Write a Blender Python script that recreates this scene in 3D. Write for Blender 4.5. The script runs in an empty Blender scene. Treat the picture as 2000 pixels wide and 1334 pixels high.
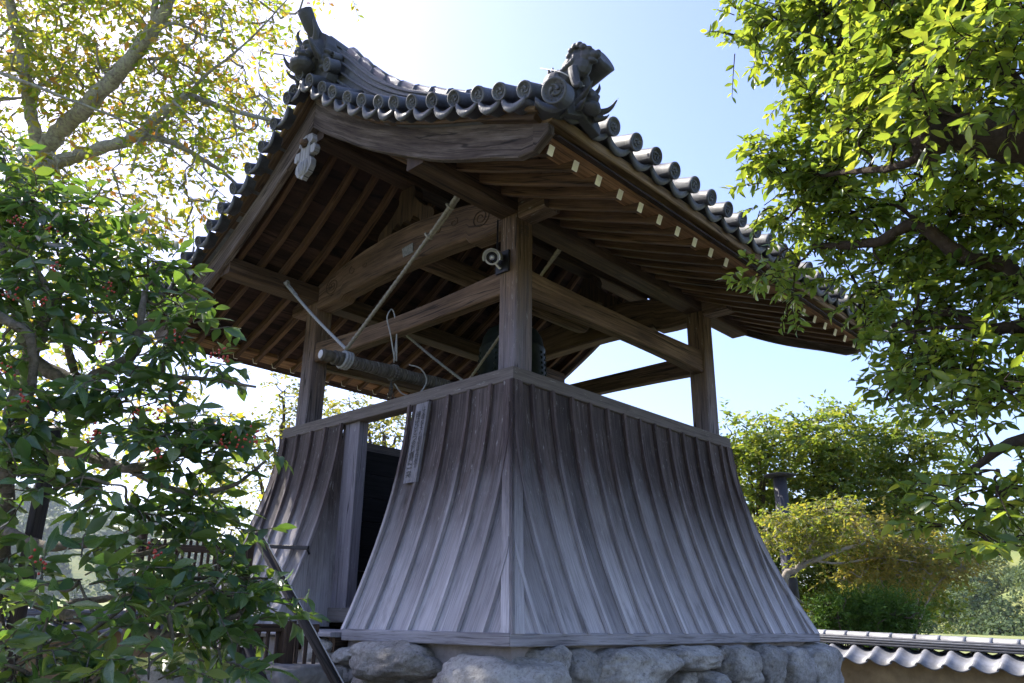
import bpy, bmesh, math, random
import numpy as np
from mathutils import Vector, Matrix, noise, Quaternion

random.seed(11)
rng = np.random.default_rng(11)
S = bpy.context.scene
COL = S.collection

# ------------------------------------------------------------------ camera
CAM = np.array([-5.8531, -5.6099, 0.1395])
F_PX, YAW, PIT, ROL = 1539.0, 0.7613, 0.3424, -0.0137
_c, _s = math.cos(YAW), math.sin(YAW)
_F = np.array([math.cos(PIT) * _c, math.cos(PIT) * _s, math.sin(PIT)])
_R0 = np.array([_s, -_c, 0.0])
_U0 = np.array([-math.sin(PIT) * _c, -math.sin(PIT) * _s, math.cos(PIT)])
_R = _R0 * math.cos(ROL) - _U0 * math.sin(ROL)
_U = _R0 * math.sin(ROL) + _U0 * math.cos(ROL)
cam_d = bpy.data.cameras.new('camera')
cam_d.sensor_width = 36.0
cam_d.lens = F_PX / 2000 * 36
cam_d.clip_start = 0.05
cam_d.clip_end = 4000
cam = bpy.data.objects.new('camera', cam_d)
cam.matrix_world = Matrix([[_R[0], _U[0], -_F[0], CAM[0]], [_R[1], _U[1], -_F[1], CAM[1]],
                           [_R[2], _U[2], -_F[2], CAM[2]], [0, 0, 0, 1]])
COL.objects.link(cam)
S.camera = cam

# ------------------------------------------------------------------ sky, sun, exposure
SUN = Vector((-0.10, 0.69, 0.72)).normalized()        # towards the sun
elev = math.asin(SUN.z)
azim = math.atan2(SUN.x, SUN.y)                       # clockwise from +Y
world = bpy.data.worlds.new('World')
S.world = world
world.use_nodes = True
wn = world.node_tree.nodes
bg = wn['Background']
sky = wn.new('ShaderNodeTexSky')
sky.sky_type = 'NISHITA'
sky.sun_disc = False
sky.sun_elevation = elev
sky.sun_rotation = azim
sky.altitude = 100
sky.air_density = 1.0
sky.dust_density = 1.6
sky.ozone_density = 7.0
tint = wn.new('ShaderNodeMix'); tint.data_type = 'RGBA'; tint.blend_type = 'MULTIPLY'
tint.inputs[0].default_value = 1.0
tint.inputs[7].default_value = (1.27, 1.04, 1.05, 1.0)          # camera white balance of the photograph, even over the whole sky
world.node_tree.links.new(sky.outputs[0], tint.inputs[6])
world.node_tree.links.new(tint.outputs[2], bg.inputs[0])
bg.inputs[1].default_value = 0.124
sun_d = bpy.data.lights.new('sun', 'SUN')
sun_d.energy = 3.6
sun_d.angle = math.radians(0.53)
sun_d.color = (1.0, 0.94, 0.84)
sun_o = bpy.data.objects.new('sun', sun_d)
sun_o.rotation_euler = SUN.to_track_quat('Z', 'Y').to_euler()
sun_o.location = (0, 30, 40)
COL.objects.link(sun_o)
S.view_settings.view_transform = 'Standard'
S.view_settings.look = 'None'
S.view_settings.exposure = 1.65
S.view_settings.gamma = 1.0
S.cycles.use_denoising = True
S.cycles.use_adaptive_sampling = True
S.cycles.adaptive_threshold = 0.02
S.cycles.max_bounces = 6
S.cycles.diffuse_bounces = 3
S.cycles.transmission_bounces = 5
S.cycles.transparent_max_bounces = 4
S.cycles.caustics_reflective = False
S.cycles.caustics_refractive = False

# ------------------------------------------------------------------ helpers: pixels of the 2000 px photograph to points
def ray(u, v):
    return _F + _R * ((u - 1000) / F_PX) + _U * ((667 - v) / F_PX)
def on(u, v, ax, val):
    d = ray(u, v)
    return CAM + d * ((val - CAM[ax]) / d[ax])
def at(u, v, depth):
    return CAM + ray(u, v) * depth

# ------------------------------------------------------------------ helpers: objects
class MB:
    def __init__(self):
        self.v, self.f, self.uv, self.sm = [], [], [], []
    def add(self, verts, faces, uvs=None, smooth=False):
        o = len(self.v)
        self.v.extend([tuple(map(float, p)) for p in verts])
        for i, f in enumerate(faces):
            self.f.append(tuple(k + o for k in f))
            self.uv.append(uvs[i] if uvs else None)
            self.sm.append(smooth)
        return self
    def mesh(self, name):
        me = bpy.data.meshes.new(name)
        me.from_pydata(self.v, [], self.f)
        uvl = me.uv_layers.new(name='UVMap')
        k = 0
        data = np.zeros(len(me.loops) * 2)
        for fi, f in enumerate(self.f):
            uv = self.uv[fi]
            for j in range(len(f)):
                if uv:
                    data[2 * k] = uv[j][0]; data[2 * k + 1] = uv[j][1]
                else:
                    p = self.v[f[j]]
                    data[2 * k] = p[0] + p[1] * .7; data[2 * k + 1] = p[2] + p[1] * .3
                k += 1
        uvl.data.foreach_set('uv', data)
        me.polygons.foreach_set('use_smooth', self.sm)
        me.update()
        return me
    def build(self, name, mat=None, parent=None, loc=None):
        return obj(name, self.mesh(name), mat, parent, loc)

def obj(name, me, mat=None, parent=None, loc=None):
    o = bpy.data.objects.new(name, me)
    if mat is not None and me is not None and len(me.materials) == 0:
        me.materials.append(M[mat] if isinstance(mat, str) else mat)
    if loc is not None:
        o.location = loc
    if parent is not None:
        o.parent = parent
    COL.objects.link(o)
    return o

def thing(name, label, cat, loc=(0, 0, 0), group=None):
    o = bpy.data.objects.new(name, None)
    o.empty_display_size = .2
    COL.objects.link(o)
    o['label'] = label; o['category'] = cat
    if group: o['group'] = group
    o['_base'] = 1
    del o['_base']
    return o
def tag(o, label=None, cat=None, group=None, kind=None):
    if label: o['label'] = label
    if cat: o['category'] = cat
    if group: o['group'] = group
    if kind: o['kind'] = kind
    return o

def octprof(w, h, c=.006):
    a, b = w / 2, h / 2
    c = min(c, a * .45, b * .45)
    return [(-a + c, -b), (a - c, -b), (a, -b + c), (a, b - c), (a - c, b), (-a + c, b), (-a, b - c), (-a, -b + c)]

def sweep(mb, path, prof, up=(0, 0, 1), smooth=False, caps=True, profs=None, closed=True):
    path = [np.array(p, float) for p in path]
    n, m = len(path), len(prof)
    up = np.array(up, float)
    verts, L = [], 0.0
    lens = []
    for i, p in enumerate(path):
        t = path[min(i + 1, n - 1)] - path[max(i - 1, 0)]
        t = t / np.linalg.norm(t)
        sd = np.cross(t, up); sd /= np.linalg.norm(sd)
        uu = np.cross(sd, t)
        if i: L += np.linalg.norm(p - path[i - 1])
        lens.append(L)
        for (a, b) in (profs[i] if profs else prof):
            verts.append(p + sd * a + uu * b)
    per = [0]
    for j in range(m):
        a, b = prof[j], prof[(j + 1) % m]
        per.append(per[-1] + math.hypot(a[0] - b[0], a[1] - b[1]))
    off = random.random() * 10
    faces, uvs = [], []
    mm = m if closed else m - 1
    for i in range(n - 1):
        for j in range(mm):
            k = (j + 1) % m
            faces.append((i * m + j, i * m + k, (i + 1) * m + k, (i + 1) * m + j))
            uvs.append([(per[j] + off, lens[i]), (per[j + 1] + off, lens[i]), (per[j + 1] + off, lens[i + 1]), (per[j] + off, lens[i + 1])])
    if caps and closed:
        for i, rev in ((0, True), (n - 1, False)):
            ids = [i * m + j for j in range(m)]
            pr = profs[i] if profs else prof
            if rev: ids = ids[::-1]
            faces.append(tuple(ids))
            uvs.append([(off + pr[q - i * m][0] * .25, pr[q - i * m][1] * .25) for q in ids])
    mb.add(verts, faces, uvs, smooth)
    return mb

def beam(mb, p0, p1, w, h, c=.006, up=(0, 0, 1)):
    return sweep(mb, [p0, p1], octprof(w, h, c), up)

def bar(name, p0, p1, w, h, mat, parent, c=.006, up=(0, 0, 1)):
    return beam(MB(), p0, p1, w, h, c, up).build(name, mat, parent)

def tube(mb, path, radii, n=8, smooth=True, caps=True, lobes=0, twist=0.0, amp=0.0):
    path = [np.array(p, float) for p in path]
    N = len(path)
    if not hasattr(radii, '__len__'): radii = [radii] * N
    t0 = path[1] - path[0]
    ref = np.array([0, 0, 1.0]) if abs(t0[2]) < .9 * np.linalg.norm(t0) else np.array([1.0, 0, 0])
    verts, lens, L = [], [], 0
    sd = None
    for i, p in enumerate(path):
        t = path[min(i + 1, N - 1)] - path[max(i - 1, 0)]
        t = t / (np.linalg.norm(t) + 1e-12)
        if sd is None:
            sd = np.cross(t, ref)
        sd = sd - t * np.dot(sd, t); sd /= (np.linalg.norm(sd) + 1e-12)
        uu = np.cross(sd, t)
        if i: L += np.linalg.norm(p - path[i - 1])
        lens.append(L)
        for j in range(n):
            a = 2 * math.pi * j / n
            r = radii[i] * (1 + amp * math.cos(lobes * a - twist * L)) if lobes else radii[i]
            verts.append(p + (sd * math.cos(a) + uu * math.sin(a)) * r)
    faces, uvs = [], []
    rr = radii[0]
    for i in range(N - 1):
        for j in range(n):
            k = (j + 1) % n
            faces.append((i * n + j, i * n + k, (i + 1) * n + k, (i + 1) * n + j))
            u0, u1 = 6.28 * rr * j / n, 6.28 * rr * (j + 1) / n
            uvs.append([(u0, lens[i]), (u1, lens[i]), (u1, lens[i + 1]), (u0, lens[i + 1])])
    if caps:
        faces.append(tuple(range(n - 1, -1, -1))); uvs.append([(0, 0)] * n)
        faces.append(tuple((N - 1) * n + j for j in range(n))); uvs.append([(0, 0)] * n)
    mb.add(verts, faces, uvs, smooth)
    return mb

def catmull(pts, k=6):
    pts = [np.array(p, float) for p in pts]
    if len(pts) < 3:
        return [pts[0] + (pts[-1] - pts[0]) * i / k for i in range(k + 1)]
    P = [2 * pts[0] - pts[1]] + pts + [2 * pts[-1] - pts[-2]]
    out = []
    for i in range(1, len(P) - 2):
        for j in range(k):
            t = j / k
            a, b, c, d = P[i - 1], P[i], P[i + 1], P[i + 2]
            out.append(.5 * (2 * b + (c - a) * t + (2 * a - 5 * b + 4 * c - d) * t * t + (3 * b - a - 3 * c + d) * t ** 3))
    out.append(pts[-1])
    return out

def lathe(mb, prof, n=24, org=(0, 0, 0), axis='Z', smooth=True):
    """prof: (radius, height) from bottom to top"""
    verts, faces = [], []
    for r, h in prof:
        for j in range(n):
            a = 2 * math.pi * j / n
            x, y, z = r * math.cos(a), r * math.sin(a), h
            if axis == 'X': x, y, z = z, x, y
            if axis == 'Y': x, y, z = y, z, x
            verts.append((org[0] + x, org[1] + y, org[2] + z))
    for i in range(len(prof) - 1):
        for j in range(n):
            k = (j + 1) % n
            faces.append((i * n + j, i * n + k, (i + 1) * n + k, (i + 1) * n + j))
    faces.append(tuple(range(n - 1, -1, -1)))
    faces.append(tuple((len(prof) - 1) * n + j for j in range(n)))
    mb.add(verts, faces, None, smooth)
    return mb

def ell(mb, c, r, rot=None, n=10, m=7):
    """ellipsoid; rot = (ax,ay,az) euler"""
    Rm = Matrix.Identity(3)
    if rot:
        from mathutils import Euler
        Rm = Euler(rot).to_matrix()
    verts = []
    for i in range(m + 1):
        th = math.pi * i / m
        for j in range(n):
            a = 2 * math.pi * j / n
            p = Vector((r[0] * math.sin(th) * math.cos(a), r[1] * math.sin(th) * math.sin(a), r[2] * math.cos(th)))
            p = Rm @ p
            verts.append((c[0] + p.x, c[1] + p.y, c[2] + p.z))
    faces = []
    for i in range(m):
        for j in range(n):
            k = (j + 1) % n
            faces.append((i * n + j, (i + 1) * n + j, (i + 1) * n + k, i * n + k))
    mb.add(verts, faces, None, True)
    return mb

# ------------------------------------------------------------------ materials
M = {}
def nt_new(name):
    m = bpy.data.materials.new(name)
    m.use_nodes = True
    M[name] = m
    n = m.node_tree.nodes; l = m.node_tree.links
    return m, n, l, n['Principled BSDF']
def ramp(n, stops):
    r = n.new('ShaderNodeValToRGB')
    el = r.color_ramp.elements
    while len(el) < len(stops): el.new(.5)
    for e, (p, c) in zip(el, stops):
        e.position = p
        e.color = (c[0], c[1], c[2], 1) if hasattr(c, '__len__') else (c, c, c, 1)
    return r
def mixc(n, l, a, b, fac, mode='MIX'):
    x = n.new('ShaderNodeMix'); x.data_type = 'RGBA'; x.blend_type = mode
    for sock, v in ((x.inputs[6], a), (x.inputs[7], b)):
        if hasattr(v, 'links'): l.new(v, sock)
        else: sock.default_value = (v[0], v[1], v[2], 1)
    if hasattr(fac, 'links'): l.new(fac, x.inputs[0])
    else: x.inputs[0].default_value = fac
    return x.outputs[2]
def mth(n, l, op, a, b=None, c=None, clamp=False):
    x = n.new('ShaderNodeMath'); x.operation = op; x.use_clamp = clamp
    for i, v in enumerate((a, b, c)):
        if v is None: continue
        if hasattr(v, 'links'): l.new(v, x.inputs[i])
        else: x.inputs[i].default_value = v
    return x.outputs[0]
def noise_t(n, l, vec, scale, detail=4, rough=.55, dist=0.0):
    t = n.new('ShaderNodeTexNoise')
    t.inputs['Scale'].default_value = scale
    t.inputs['Detail'].default_value = detail
    t.inputs['Roughness'].default_value = rough
    t.inputs['Distortion'].default_value = dist
    if vec is not None: l.new(vec, t.inputs['Vector'])
    return t.outputs['Fac']
def mapping(n, l, vec, scale, loc=None):
    mp = n.new('ShaderNodeMapping')
    l.new(vec, mp.inputs['Vector'])
    mp.inputs['Scale'].default_value = scale
    if loc is not None: l.new(loc, mp.inputs['Location'])
    return mp.outputs[0]
def bump(n, l, h, strength, dist, bs, prev=None):
    b = n.new('ShaderNodeBump')
    b.inputs['Strength'].default_value = strength
    b.inputs['Distance'].default_value = dist
    l.new(h, b.inputs['Height'])
    if prev is not None: l.new(prev, b.inputs['Normal'])
    if bs is not None: l.new(b.outputs[0], bs.inputs['Normal'])
    return b.outputs[0]

def wood(name, dark, mid, light, grain=1.0, rough=.8, bumpd=.004, weather=None, varied=.35, spec=.2, splits=.85):
    """grain runs along UV v (metres); weather=(colour, zlo, zhi): silvered wood below zlo fading out to zhi"""
    K = 1.3
    dark, mid, light = ([c * K for c in q] for q in (dark, mid, light))
    if weather: weather = ([c * 2.2 for c in weather[0]], weather[1], weather[2])
    m, n, l, b = nt_new(name)
    tc = n.new('ShaderNodeTexCoord'); oi = n.new('ShaderNodeObjectInfo')
    off = n.new('ShaderNodeCombineXYZ')
    l.new(mth(n, l, 'MULTIPLY', oi.outputs['Random'], 37.0), off.inputs[0])
    l.new(mth(n, l, 'MULTIPLY', oi.outputs['Random'], 91.0), off.inputs[1])
    warp = noise_t(n, l, mapping(n, l, tc.outputs['UV'], (5, 1.1, 1), off.outputs[0]), 1.0, 3)
    uvw = n.new('ShaderNodeVectorMath'); uvw.operation = 'ADD'
    wv = n.new('ShaderNodeCombineXYZ')
    l.new(mth(n, l, 'MULTIPLY', mth(n, l, 'SUBTRACT', warp, .5), .035), wv.inputs[0])
    l.new(tc.outputs['UV'], uvw.inputs[0]); l.new(wv.outputs[0], uvw.inputs[1])
    g1 = noise_t(n, l, mapping(n, l, uvw.outputs[0], (34 * grain, 1.0, 1), off.outputs[0]), 1.0, 6, .68)
    g2 = noise_t(n, l, mapping(n, l, uvw.outputs[0], (95 * grain, 2.6, 1), off.outputs[0]), 1.0, 4, .65)
    st = noise_t(n, l, mapping(n, l, uvw.outputs[0], (3.5, 1.2, 1), off.outputs[0]), 1.0, 4, .6)
    r = ramp(n, [(.36, dark), (.5, mid), (.64, light)])
    l.new(mth(n, l, 'ADD', mth(n, l, 'MULTIPLY', g1, .62), mth(n, l, 'MULTIPLY', st, .38)), r.inputs[0])
    col = r.outputs[0]
    crack = ramp(n, [(.36, .25), (.47, 1.0)])
    l.new(g2, crack.inputs[0])
    col = mixc(n, l, col, crack.outputs[0], .7, 'MULTIPLY')
    sp = noise_t(n, l, mapping(n, l, uvw.outputs[0], (13 * grain, .33, 1), off.outputs[0]), 1.0, 2, .5)
    spd = mth(n, l, 'ABSOLUTE', mth(n, l, 'SUBTRACT', sp, .53))
    spr = ramp(n, [(.004, .12), (.013, 1.0)]); l.new(spd, spr.inputs[0])
    if weather:
        wcol, zlo, zhi = weather
        sx = n.new('ShaderNodeSeparateXYZ'); l.new(tc.outputs['Object'], sx.inputs[0])
        zz = mth(n, l, 'ADD', sx.outputs[2], mth(n, l, 'MULTIPLY', mth(n, l, 'SUBTRACT', st, .5), 1.5))
        zz = mth(n, l, 'ADD', zz, mth(n, l, 'MULTIPLY', mth(n, l, 'SUBTRACT', g1, .5), .9))
        mr = n.new('ShaderNodeMapRange'); mr.inputs[1].default_value = zlo; mr.inputs[2].default_value = zhi
        mr.inputs[3].default_value = 1; mr.inputs[4].default_value = 0
        l.new(zz, mr.inputs[0])
        wr = ramp(n, [(.38, [c * .66 for c in wcol]), (.52, wcol), (.68, [min(1, c * 1.25) for c in wcol])])
        l.new(mth(n, l, 'ADD', mth(n, l, 'MULTIPLY', g1, .5), mth(n, l, 'MULTIPLY', g2, .5)), wr.inputs[0])
        col = mixc(n, l, col, wr.outputs[0], mr.outputs[0])
        sn = noise_t(n, l, mapping(n, l, tc.outputs['UV'], (6, 1.7, 1), off.outputs[0]), 1.0, 5, .7, .4)
        sr = ramp(n, [(.56, 1.0), (.72, .42)]); l.new(sn, sr.inputs[0])
        col = mixc(n, l, col, sr.outputs[0], .75, 'MULTIPLY')
        # small pale flakes of lichen and lifted grain
        fl = noise_t(n, l, mapping(n, l, tc.outputs['UV'], (42, 7, 1), off.outputs[0]), 1.0, 5, .75)
        fr = ramp(n, [(.60, 0.0), (.67, 1.0)]); l.new(fl, fr.inputs[0])
        col = mixc(n, l, col, (.40, .40, .38), mth(n, l, 'MULTIPLY', fr.outputs[0], .45))
    col = mixc(n, l, col, spr.outputs[0], splits, 'MULTIPLY')
    hv = n.new('ShaderNodeHueSaturation')
    l.new(col, hv.inputs['Color'])
    l.new(mth(n, l, 'ADD', mth(n, l, 'MULTIPLY', oi.outputs['Random'], varied), 1 - varied / 2), hv.inputs['Value'])
    l.new(hv.outputs[0], b.inputs['Base Color'])
    b.inputs['Roughness'].default_value = rough
    b.inputs['Specular IOR Level'].default_value = spec
    hh = mth(n, l, 'ADD', g1, mth(n, l, 'MULTIPLY', g2, .6))
    bump(n, l, hh, .7, bumpd, b)
    return m

wood('wood_skirt', (.024, .0175, .0165), (.050, .0385, .036), (.088, .071, .068), weather=((.190, .182, .189), 0.0, 1.30), rough=.75, varied=.55, splits=.25)
wood('wood_batten', (.028, .019, .019), (.058, .043, .042), (.10, .078, .077), weather=((.205, .196, .203), .12, 1.35), rough=.75, varied=.4, splits=.1)
wood('wood_post', (0.0360, 0.0216, 0.0144), (0.0864, 0.0552, 0.0372), (0.1500, 0.1044, 0.0744), weather=((.080, .073, .084), 1.7, 3.0), rough=.75, grain=.8, varied=.2)
wood('wood_rail', (.034, .027, .023), (.066, .053, .046), (.105, .088, .078), weather=((.072, .063, .060), 1.4, 2.6), rough=.85, varied=.15, splits=.1)
wood('wood_sill', (.11, .105, .115), (.19, .185, .20), (.27, .265, .285), rough=.8, varied=.15, splits=.1)
wood('wood_dark', (0.0150, 0.0088, 0.0056), (0.0400, 0.0238, 0.0137), (0.0813, 0.0500, 0.0300), rough=.7, grain=.8)
wood('wood_beam', (0.0324, 0.0196, 0.0121), (0.0783, 0.0486, 0.0311), (0.1418, 0.0945, 0.0635), rough=.75, grain=.7)
wood('wood_rafter', (0.0275, 0.0150, 0.0085), (0.0650, 0.0363, 0.0200), (0.1150, 0.0688, 0.0387), rough=.75)
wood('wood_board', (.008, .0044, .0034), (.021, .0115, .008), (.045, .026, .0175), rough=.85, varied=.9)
wood('wood_eave', (.055, .028, .013), (.14, .076, .034), (.24, .14, .068), rough=.75, grain=.7)
wood('wood_eave_old', (.035, .023, .014), (.11, .072, .043), (.22, .155, .096), rough=.85, grain=.7, bumpd=.007)
wood('wood_barge', (0.0207, 0.0138, 0.0115), (0.0644, 0.0483, 0.0403), (0.1495, 0.1242, 0.1104), rough=.85, grain=.6, bumpd=.010)
wood('wood_grey', (.12, .115, .12), (.24, .235, .245), (.36, .355, .37), rough=.85)
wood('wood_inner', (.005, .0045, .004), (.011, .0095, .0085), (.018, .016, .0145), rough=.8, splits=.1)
wood('wood_pole', (.012, .010, .009), (.022, .018, .016), (.034, .028, .026), rough=.6)
wood('wood_fence', (.022, .014, .010), (.042, .027, .019), (.07, .046, .032), rough=.8)
wood('wood_plaque', (.085, .080, .088), (.135, .128, .138), (.18, .174, .185), rough=.8, varied=.1, splits=.1)

def solid(name, col, rough=.6, metal=0.0, spec=.3, nscale=0, namp=.3, bumpd=0, col2=None):
    m, n, l, b = nt_new(name)
    b.inputs['Base Color'].default_value = (*col, 1)
    b.inputs['Roughness'].default_value = rough
    b.inputs['Metallic'].default_value = metal
    b.inputs['Specular IOR Level'].default_value = spec
    if nscale:
        tc = n.new('ShaderNodeTexCoord'); oi = n.new('ShaderNodeObjectInfo')
        mp = n.new('ShaderNodeMapping'); l.new(tc.outputs['Object'], mp.inputs['Vector'])
        o3 = n.new('ShaderNodeCombineXYZ')
        for i in range(3): l.new(mth(n, l, 'MULTIPLY', oi.outputs['Random'], 31.0 + 17 * i), o3.inputs[i])
        l.new(o3.outputs[0], mp.inputs['Location'])
        f = noise_t(n, l, mp.outputs[0], nscale, 6, .65)
        c2 = col2 or [c * (1 - namp) for c in col]
        r = ramp(n, [(.32, c2), (.68, [min(1, c * (1 + namp)) for c in col])])
        l.new(f, r.inputs[0])
        hv = n.new('ShaderNodeHueSaturation'); l.new(r.outputs[0], hv.inputs['Color'])
        l.new(mth(n, l, 'ADD', mth(n, l, 'MULTIPLY', oi.outputs['Random'], .3), .85), hv.inputs['Value'])
        l.new(hv.outputs[0], b.inputs['Base Color'])
        if bumpd: bump(n, l, f, .8, bumpd, b)
    return m
solid('white_paint', (.90, .89, .83), .7, nscale=14, namp=.10)
solid('plaster_strip', (.25, .225, .225), .9, nscale=9, namp=.22, bumpd=.004)
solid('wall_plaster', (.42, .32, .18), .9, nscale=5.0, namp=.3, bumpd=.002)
solid('wall_plaster_dark', (.17, .125, .075), .9, nscale=3.0, namp=.25, bumpd=.002)  # copy of wall_plaster, darkened so the garden wall looks less bright
solid('paper', (.16, .16, .16), .9, nscale=40, namp=.35)
solid('iron', (.018, .018, .02), .5, .3)
solid('ink', (.03, .03, .034), .8)
solid('plastic_white', (.45, .45, .47), .35)
solid('steel', (.42, .43, .45), .3, .9)
solid('lens_glass', (.01, .01, .012), .08, spec=.6)
solid('rope_pale', (.22, .20, .165), .9, nscale=60, namp=.3)
solid('rope_white', (.27, .275, .285), .9, nscale=60, namp=.2)
solid('log_wood', (.09, .078, .062), .9, nscale=25, namp=.4, bumpd=.003)
solid('bronze', (.012, .020, .016), .6, .35, nscale=12, namp=.45, bumpd=.002)
solid('berry', (.34, .035, .018), .35, spec=.5)
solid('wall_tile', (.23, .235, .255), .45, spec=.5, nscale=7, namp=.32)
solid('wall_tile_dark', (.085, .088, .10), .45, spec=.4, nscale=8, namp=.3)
solid('pole_metal', (.045, .045, .055), .55, spec=.4, nscale=5, namp=.3)
solid('step_stone', (.17, .165, .16), .9, nscale=9, namp=.35, bumpd=.01)
solid('copper_wire', (.42, .42, .40), .5)

def wrapmat():
    m, n, l, b = nt_new('rope_old')
    tc = n.new('ShaderNodeTexCoord'); sx = n.new('ShaderNodeSeparateXYZ'); l.new(tc.outputs['UV'], sx.inputs[0])
    f = noise_t(n, l, mapping(n, l, tc.outputs['UV'], (4, 55, 1)), 1.0, 4, .6); g = noise_t(n, l, tc.outputs['Object'], 9, 4, .6)
    r = ramp(n, [(.36, (.018, .016, .015)), (.5, (.075, .068, .062)), (.66, (.17, .158, .148))])
    l.new(mth(n, l, 'ADD', mth(n, l, 'MULTIPLY', f, .75), mth(n, l, 'MULTIPLY', g, .25)), r.inputs[0])
    l.new(r.outputs[0], b.inputs['Base Color']); b.inputs['Roughness'].default_value = .95
    bump(n, l, f, 1.0, .012, b)
wrapmat()

def tilemat(name, col, lich=.25):
    m, n, l, b = nt_new(name)
    tc = n.new('ShaderNodeTexCoord'); oi = n.new('ShaderNodeObjectInfo')
    o3 = n.new('ShaderNodeCombineXYZ')
    for i in range(3): l.new(mth(n, l, 'MULTIPLY', oi.outputs['Random'], 23.0 + 11 * i), o3.inputs[i])
    v = mapping(n, l, tc.outputs['Object'], (1, 1, 1), o3.outputs[0])
    f = noise_t(n, l, v, 9, 6, .65); g = noise_t(n, l, v, 60, 4, .7)
    r = ramp(n, [(.3, [c * .55 for c in col]), (.5, col), (.75, [c * 1.7 for c in col])]); l.new(f, r.inputs[0])
    k = ramp(n, [(.60, 0.0), (.68, 1.0)]); l.new(g, k.inputs[0])
    col2 = mixc(n, l, r.outputs[0], (.33, .335, .31), mth(n, l, 'MULTIPLY', k.outputs[0], lich))
    hv = n.new('ShaderNodeHueSaturation'); l.new(col2, hv.inputs['Color'])
    l.new(mth(n, l, 'ADD', mth(n, l, 'MULTIPLY', oi.outputs['Random'], .5), .75), hv.inputs['Value'])
    l.new(hv.outputs[0], b.inputs['Base Color'])
    rr = ramp(n, [(.3, .5), (.7, .75)]); l.new(f, rr.inputs[0]); l.new(rr.outputs[0], b.inputs['Roughness'])
    b.inputs['Specular IOR Level'].default_value = .5
    bump(n, l, mth(n, l, 'ADD', f, mth(n, l, 'MULTIPLY', g, .5)), .5, .004, b)
tilemat('roof_tile', (.066, .070, .081), .35)
tilemat('ornament_tile', (.036, .038, .043), .12)

def stonemat():
    m, n, l, b = nt_new('stone')
    tc = n.new('ShaderNodeTexCoord'); oi = n.new('ShaderNodeObjectInfo')
    o3 = n.new('ShaderNodeCombineXYZ')
    for i in range(3): l.new(mth(n, l, 'MULTIPLY', oi.outputs['Random'], 23.0 + 11 * i), o3.inputs[i])
    v = mapping(n, l, tc.outputs['Object'], (1, 1, 1), o3.outputs[0])
    a = noise_t(n, l, v, 3.5, 5, .6); g = noise_t(n, l, v, 38, 6, .8); li = noise_t(n, l, v, 13, 4, .6, .6)
    r = ramp(n, [(.3, (.09, .086, .080)), (.48, (.29, .278, .258)), (.64, (.52, .505, .475))])
    l.new(mth(n, l, 'ADD', mth(n, l, 'MULTIPLY', a, .55), mth(n, l, 'MULTIPLY', g, .45)), r.inputs[0])
    k = ramp(n, [(.60, 0.0), (.64, 1.0)]); l.new(li, k.inputs[0])
    col = mixc(n, l, r.outputs[0], (.42, .42, .40), mth(n, l, 'MULTIPLY', k.outputs[0], .5))
    sp = ramp(n, [(.34, .25), (.42, 1.0)]); l.new(g, sp.inputs[0])
    col = mixc(n, l, col, sp.outputs[0], .6, 'MULTIPLY')
    hv = n.new('ShaderNodeHueSaturation'); l.new(col, hv.inputs['Color'])
    l.new(mth(n, l, 'ADD', mth(n, l, 'MULTIPLY', oi.outputs['Random'], .45), .8), hv.inputs['Value'])
    l.new(hv.outputs[0], b.inputs['Base Color'])
    b.inputs['Roughness'].default_value = .92
    b.inputs['Specular IOR Level'].default_value = .15
    bump(n, l, mth(n, l, 'ADD', a, mth(n, l, 'MULTIPLY', g, .9)), 1.0, .022, b)
    # mossy twin
    m2 = m.copy(); m2.name = 'stone_moss'; M['stone_moss'] = m2
    n = m2.node_tree.nodes; l = m2.node_tree.links
    b = n['Principled BSDF']
    src = b.inputs['Base Color'].links[0].from_socket
    geo = n.new('ShaderNodeNewGeometry'); sx = n.new('ShaderNodeSeparateXYZ'); l.new(geo.outputs['Normal'], sx.inputs[0])
    tc = n.new('ShaderNodeTexCoord')
    f = noise_t(n, l, tc.outputs['Object'], 9, 5, .6)
    k = mth(n, l, 'ADD', sx.outputs[2], mth(n, l, 'MULTIPLY', mth(n, l, 'SUBTRACT', f, .5), 2.6))
    kr = ramp(n, [(.45, 0.0), (.6, 1.0)]); l.new(k, kr.inputs[0])
    l.new(mixc(n, l, src, (.075, .10, .018), kr.outputs[0]), b.inputs['Base Color'])
stonemat()

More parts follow.
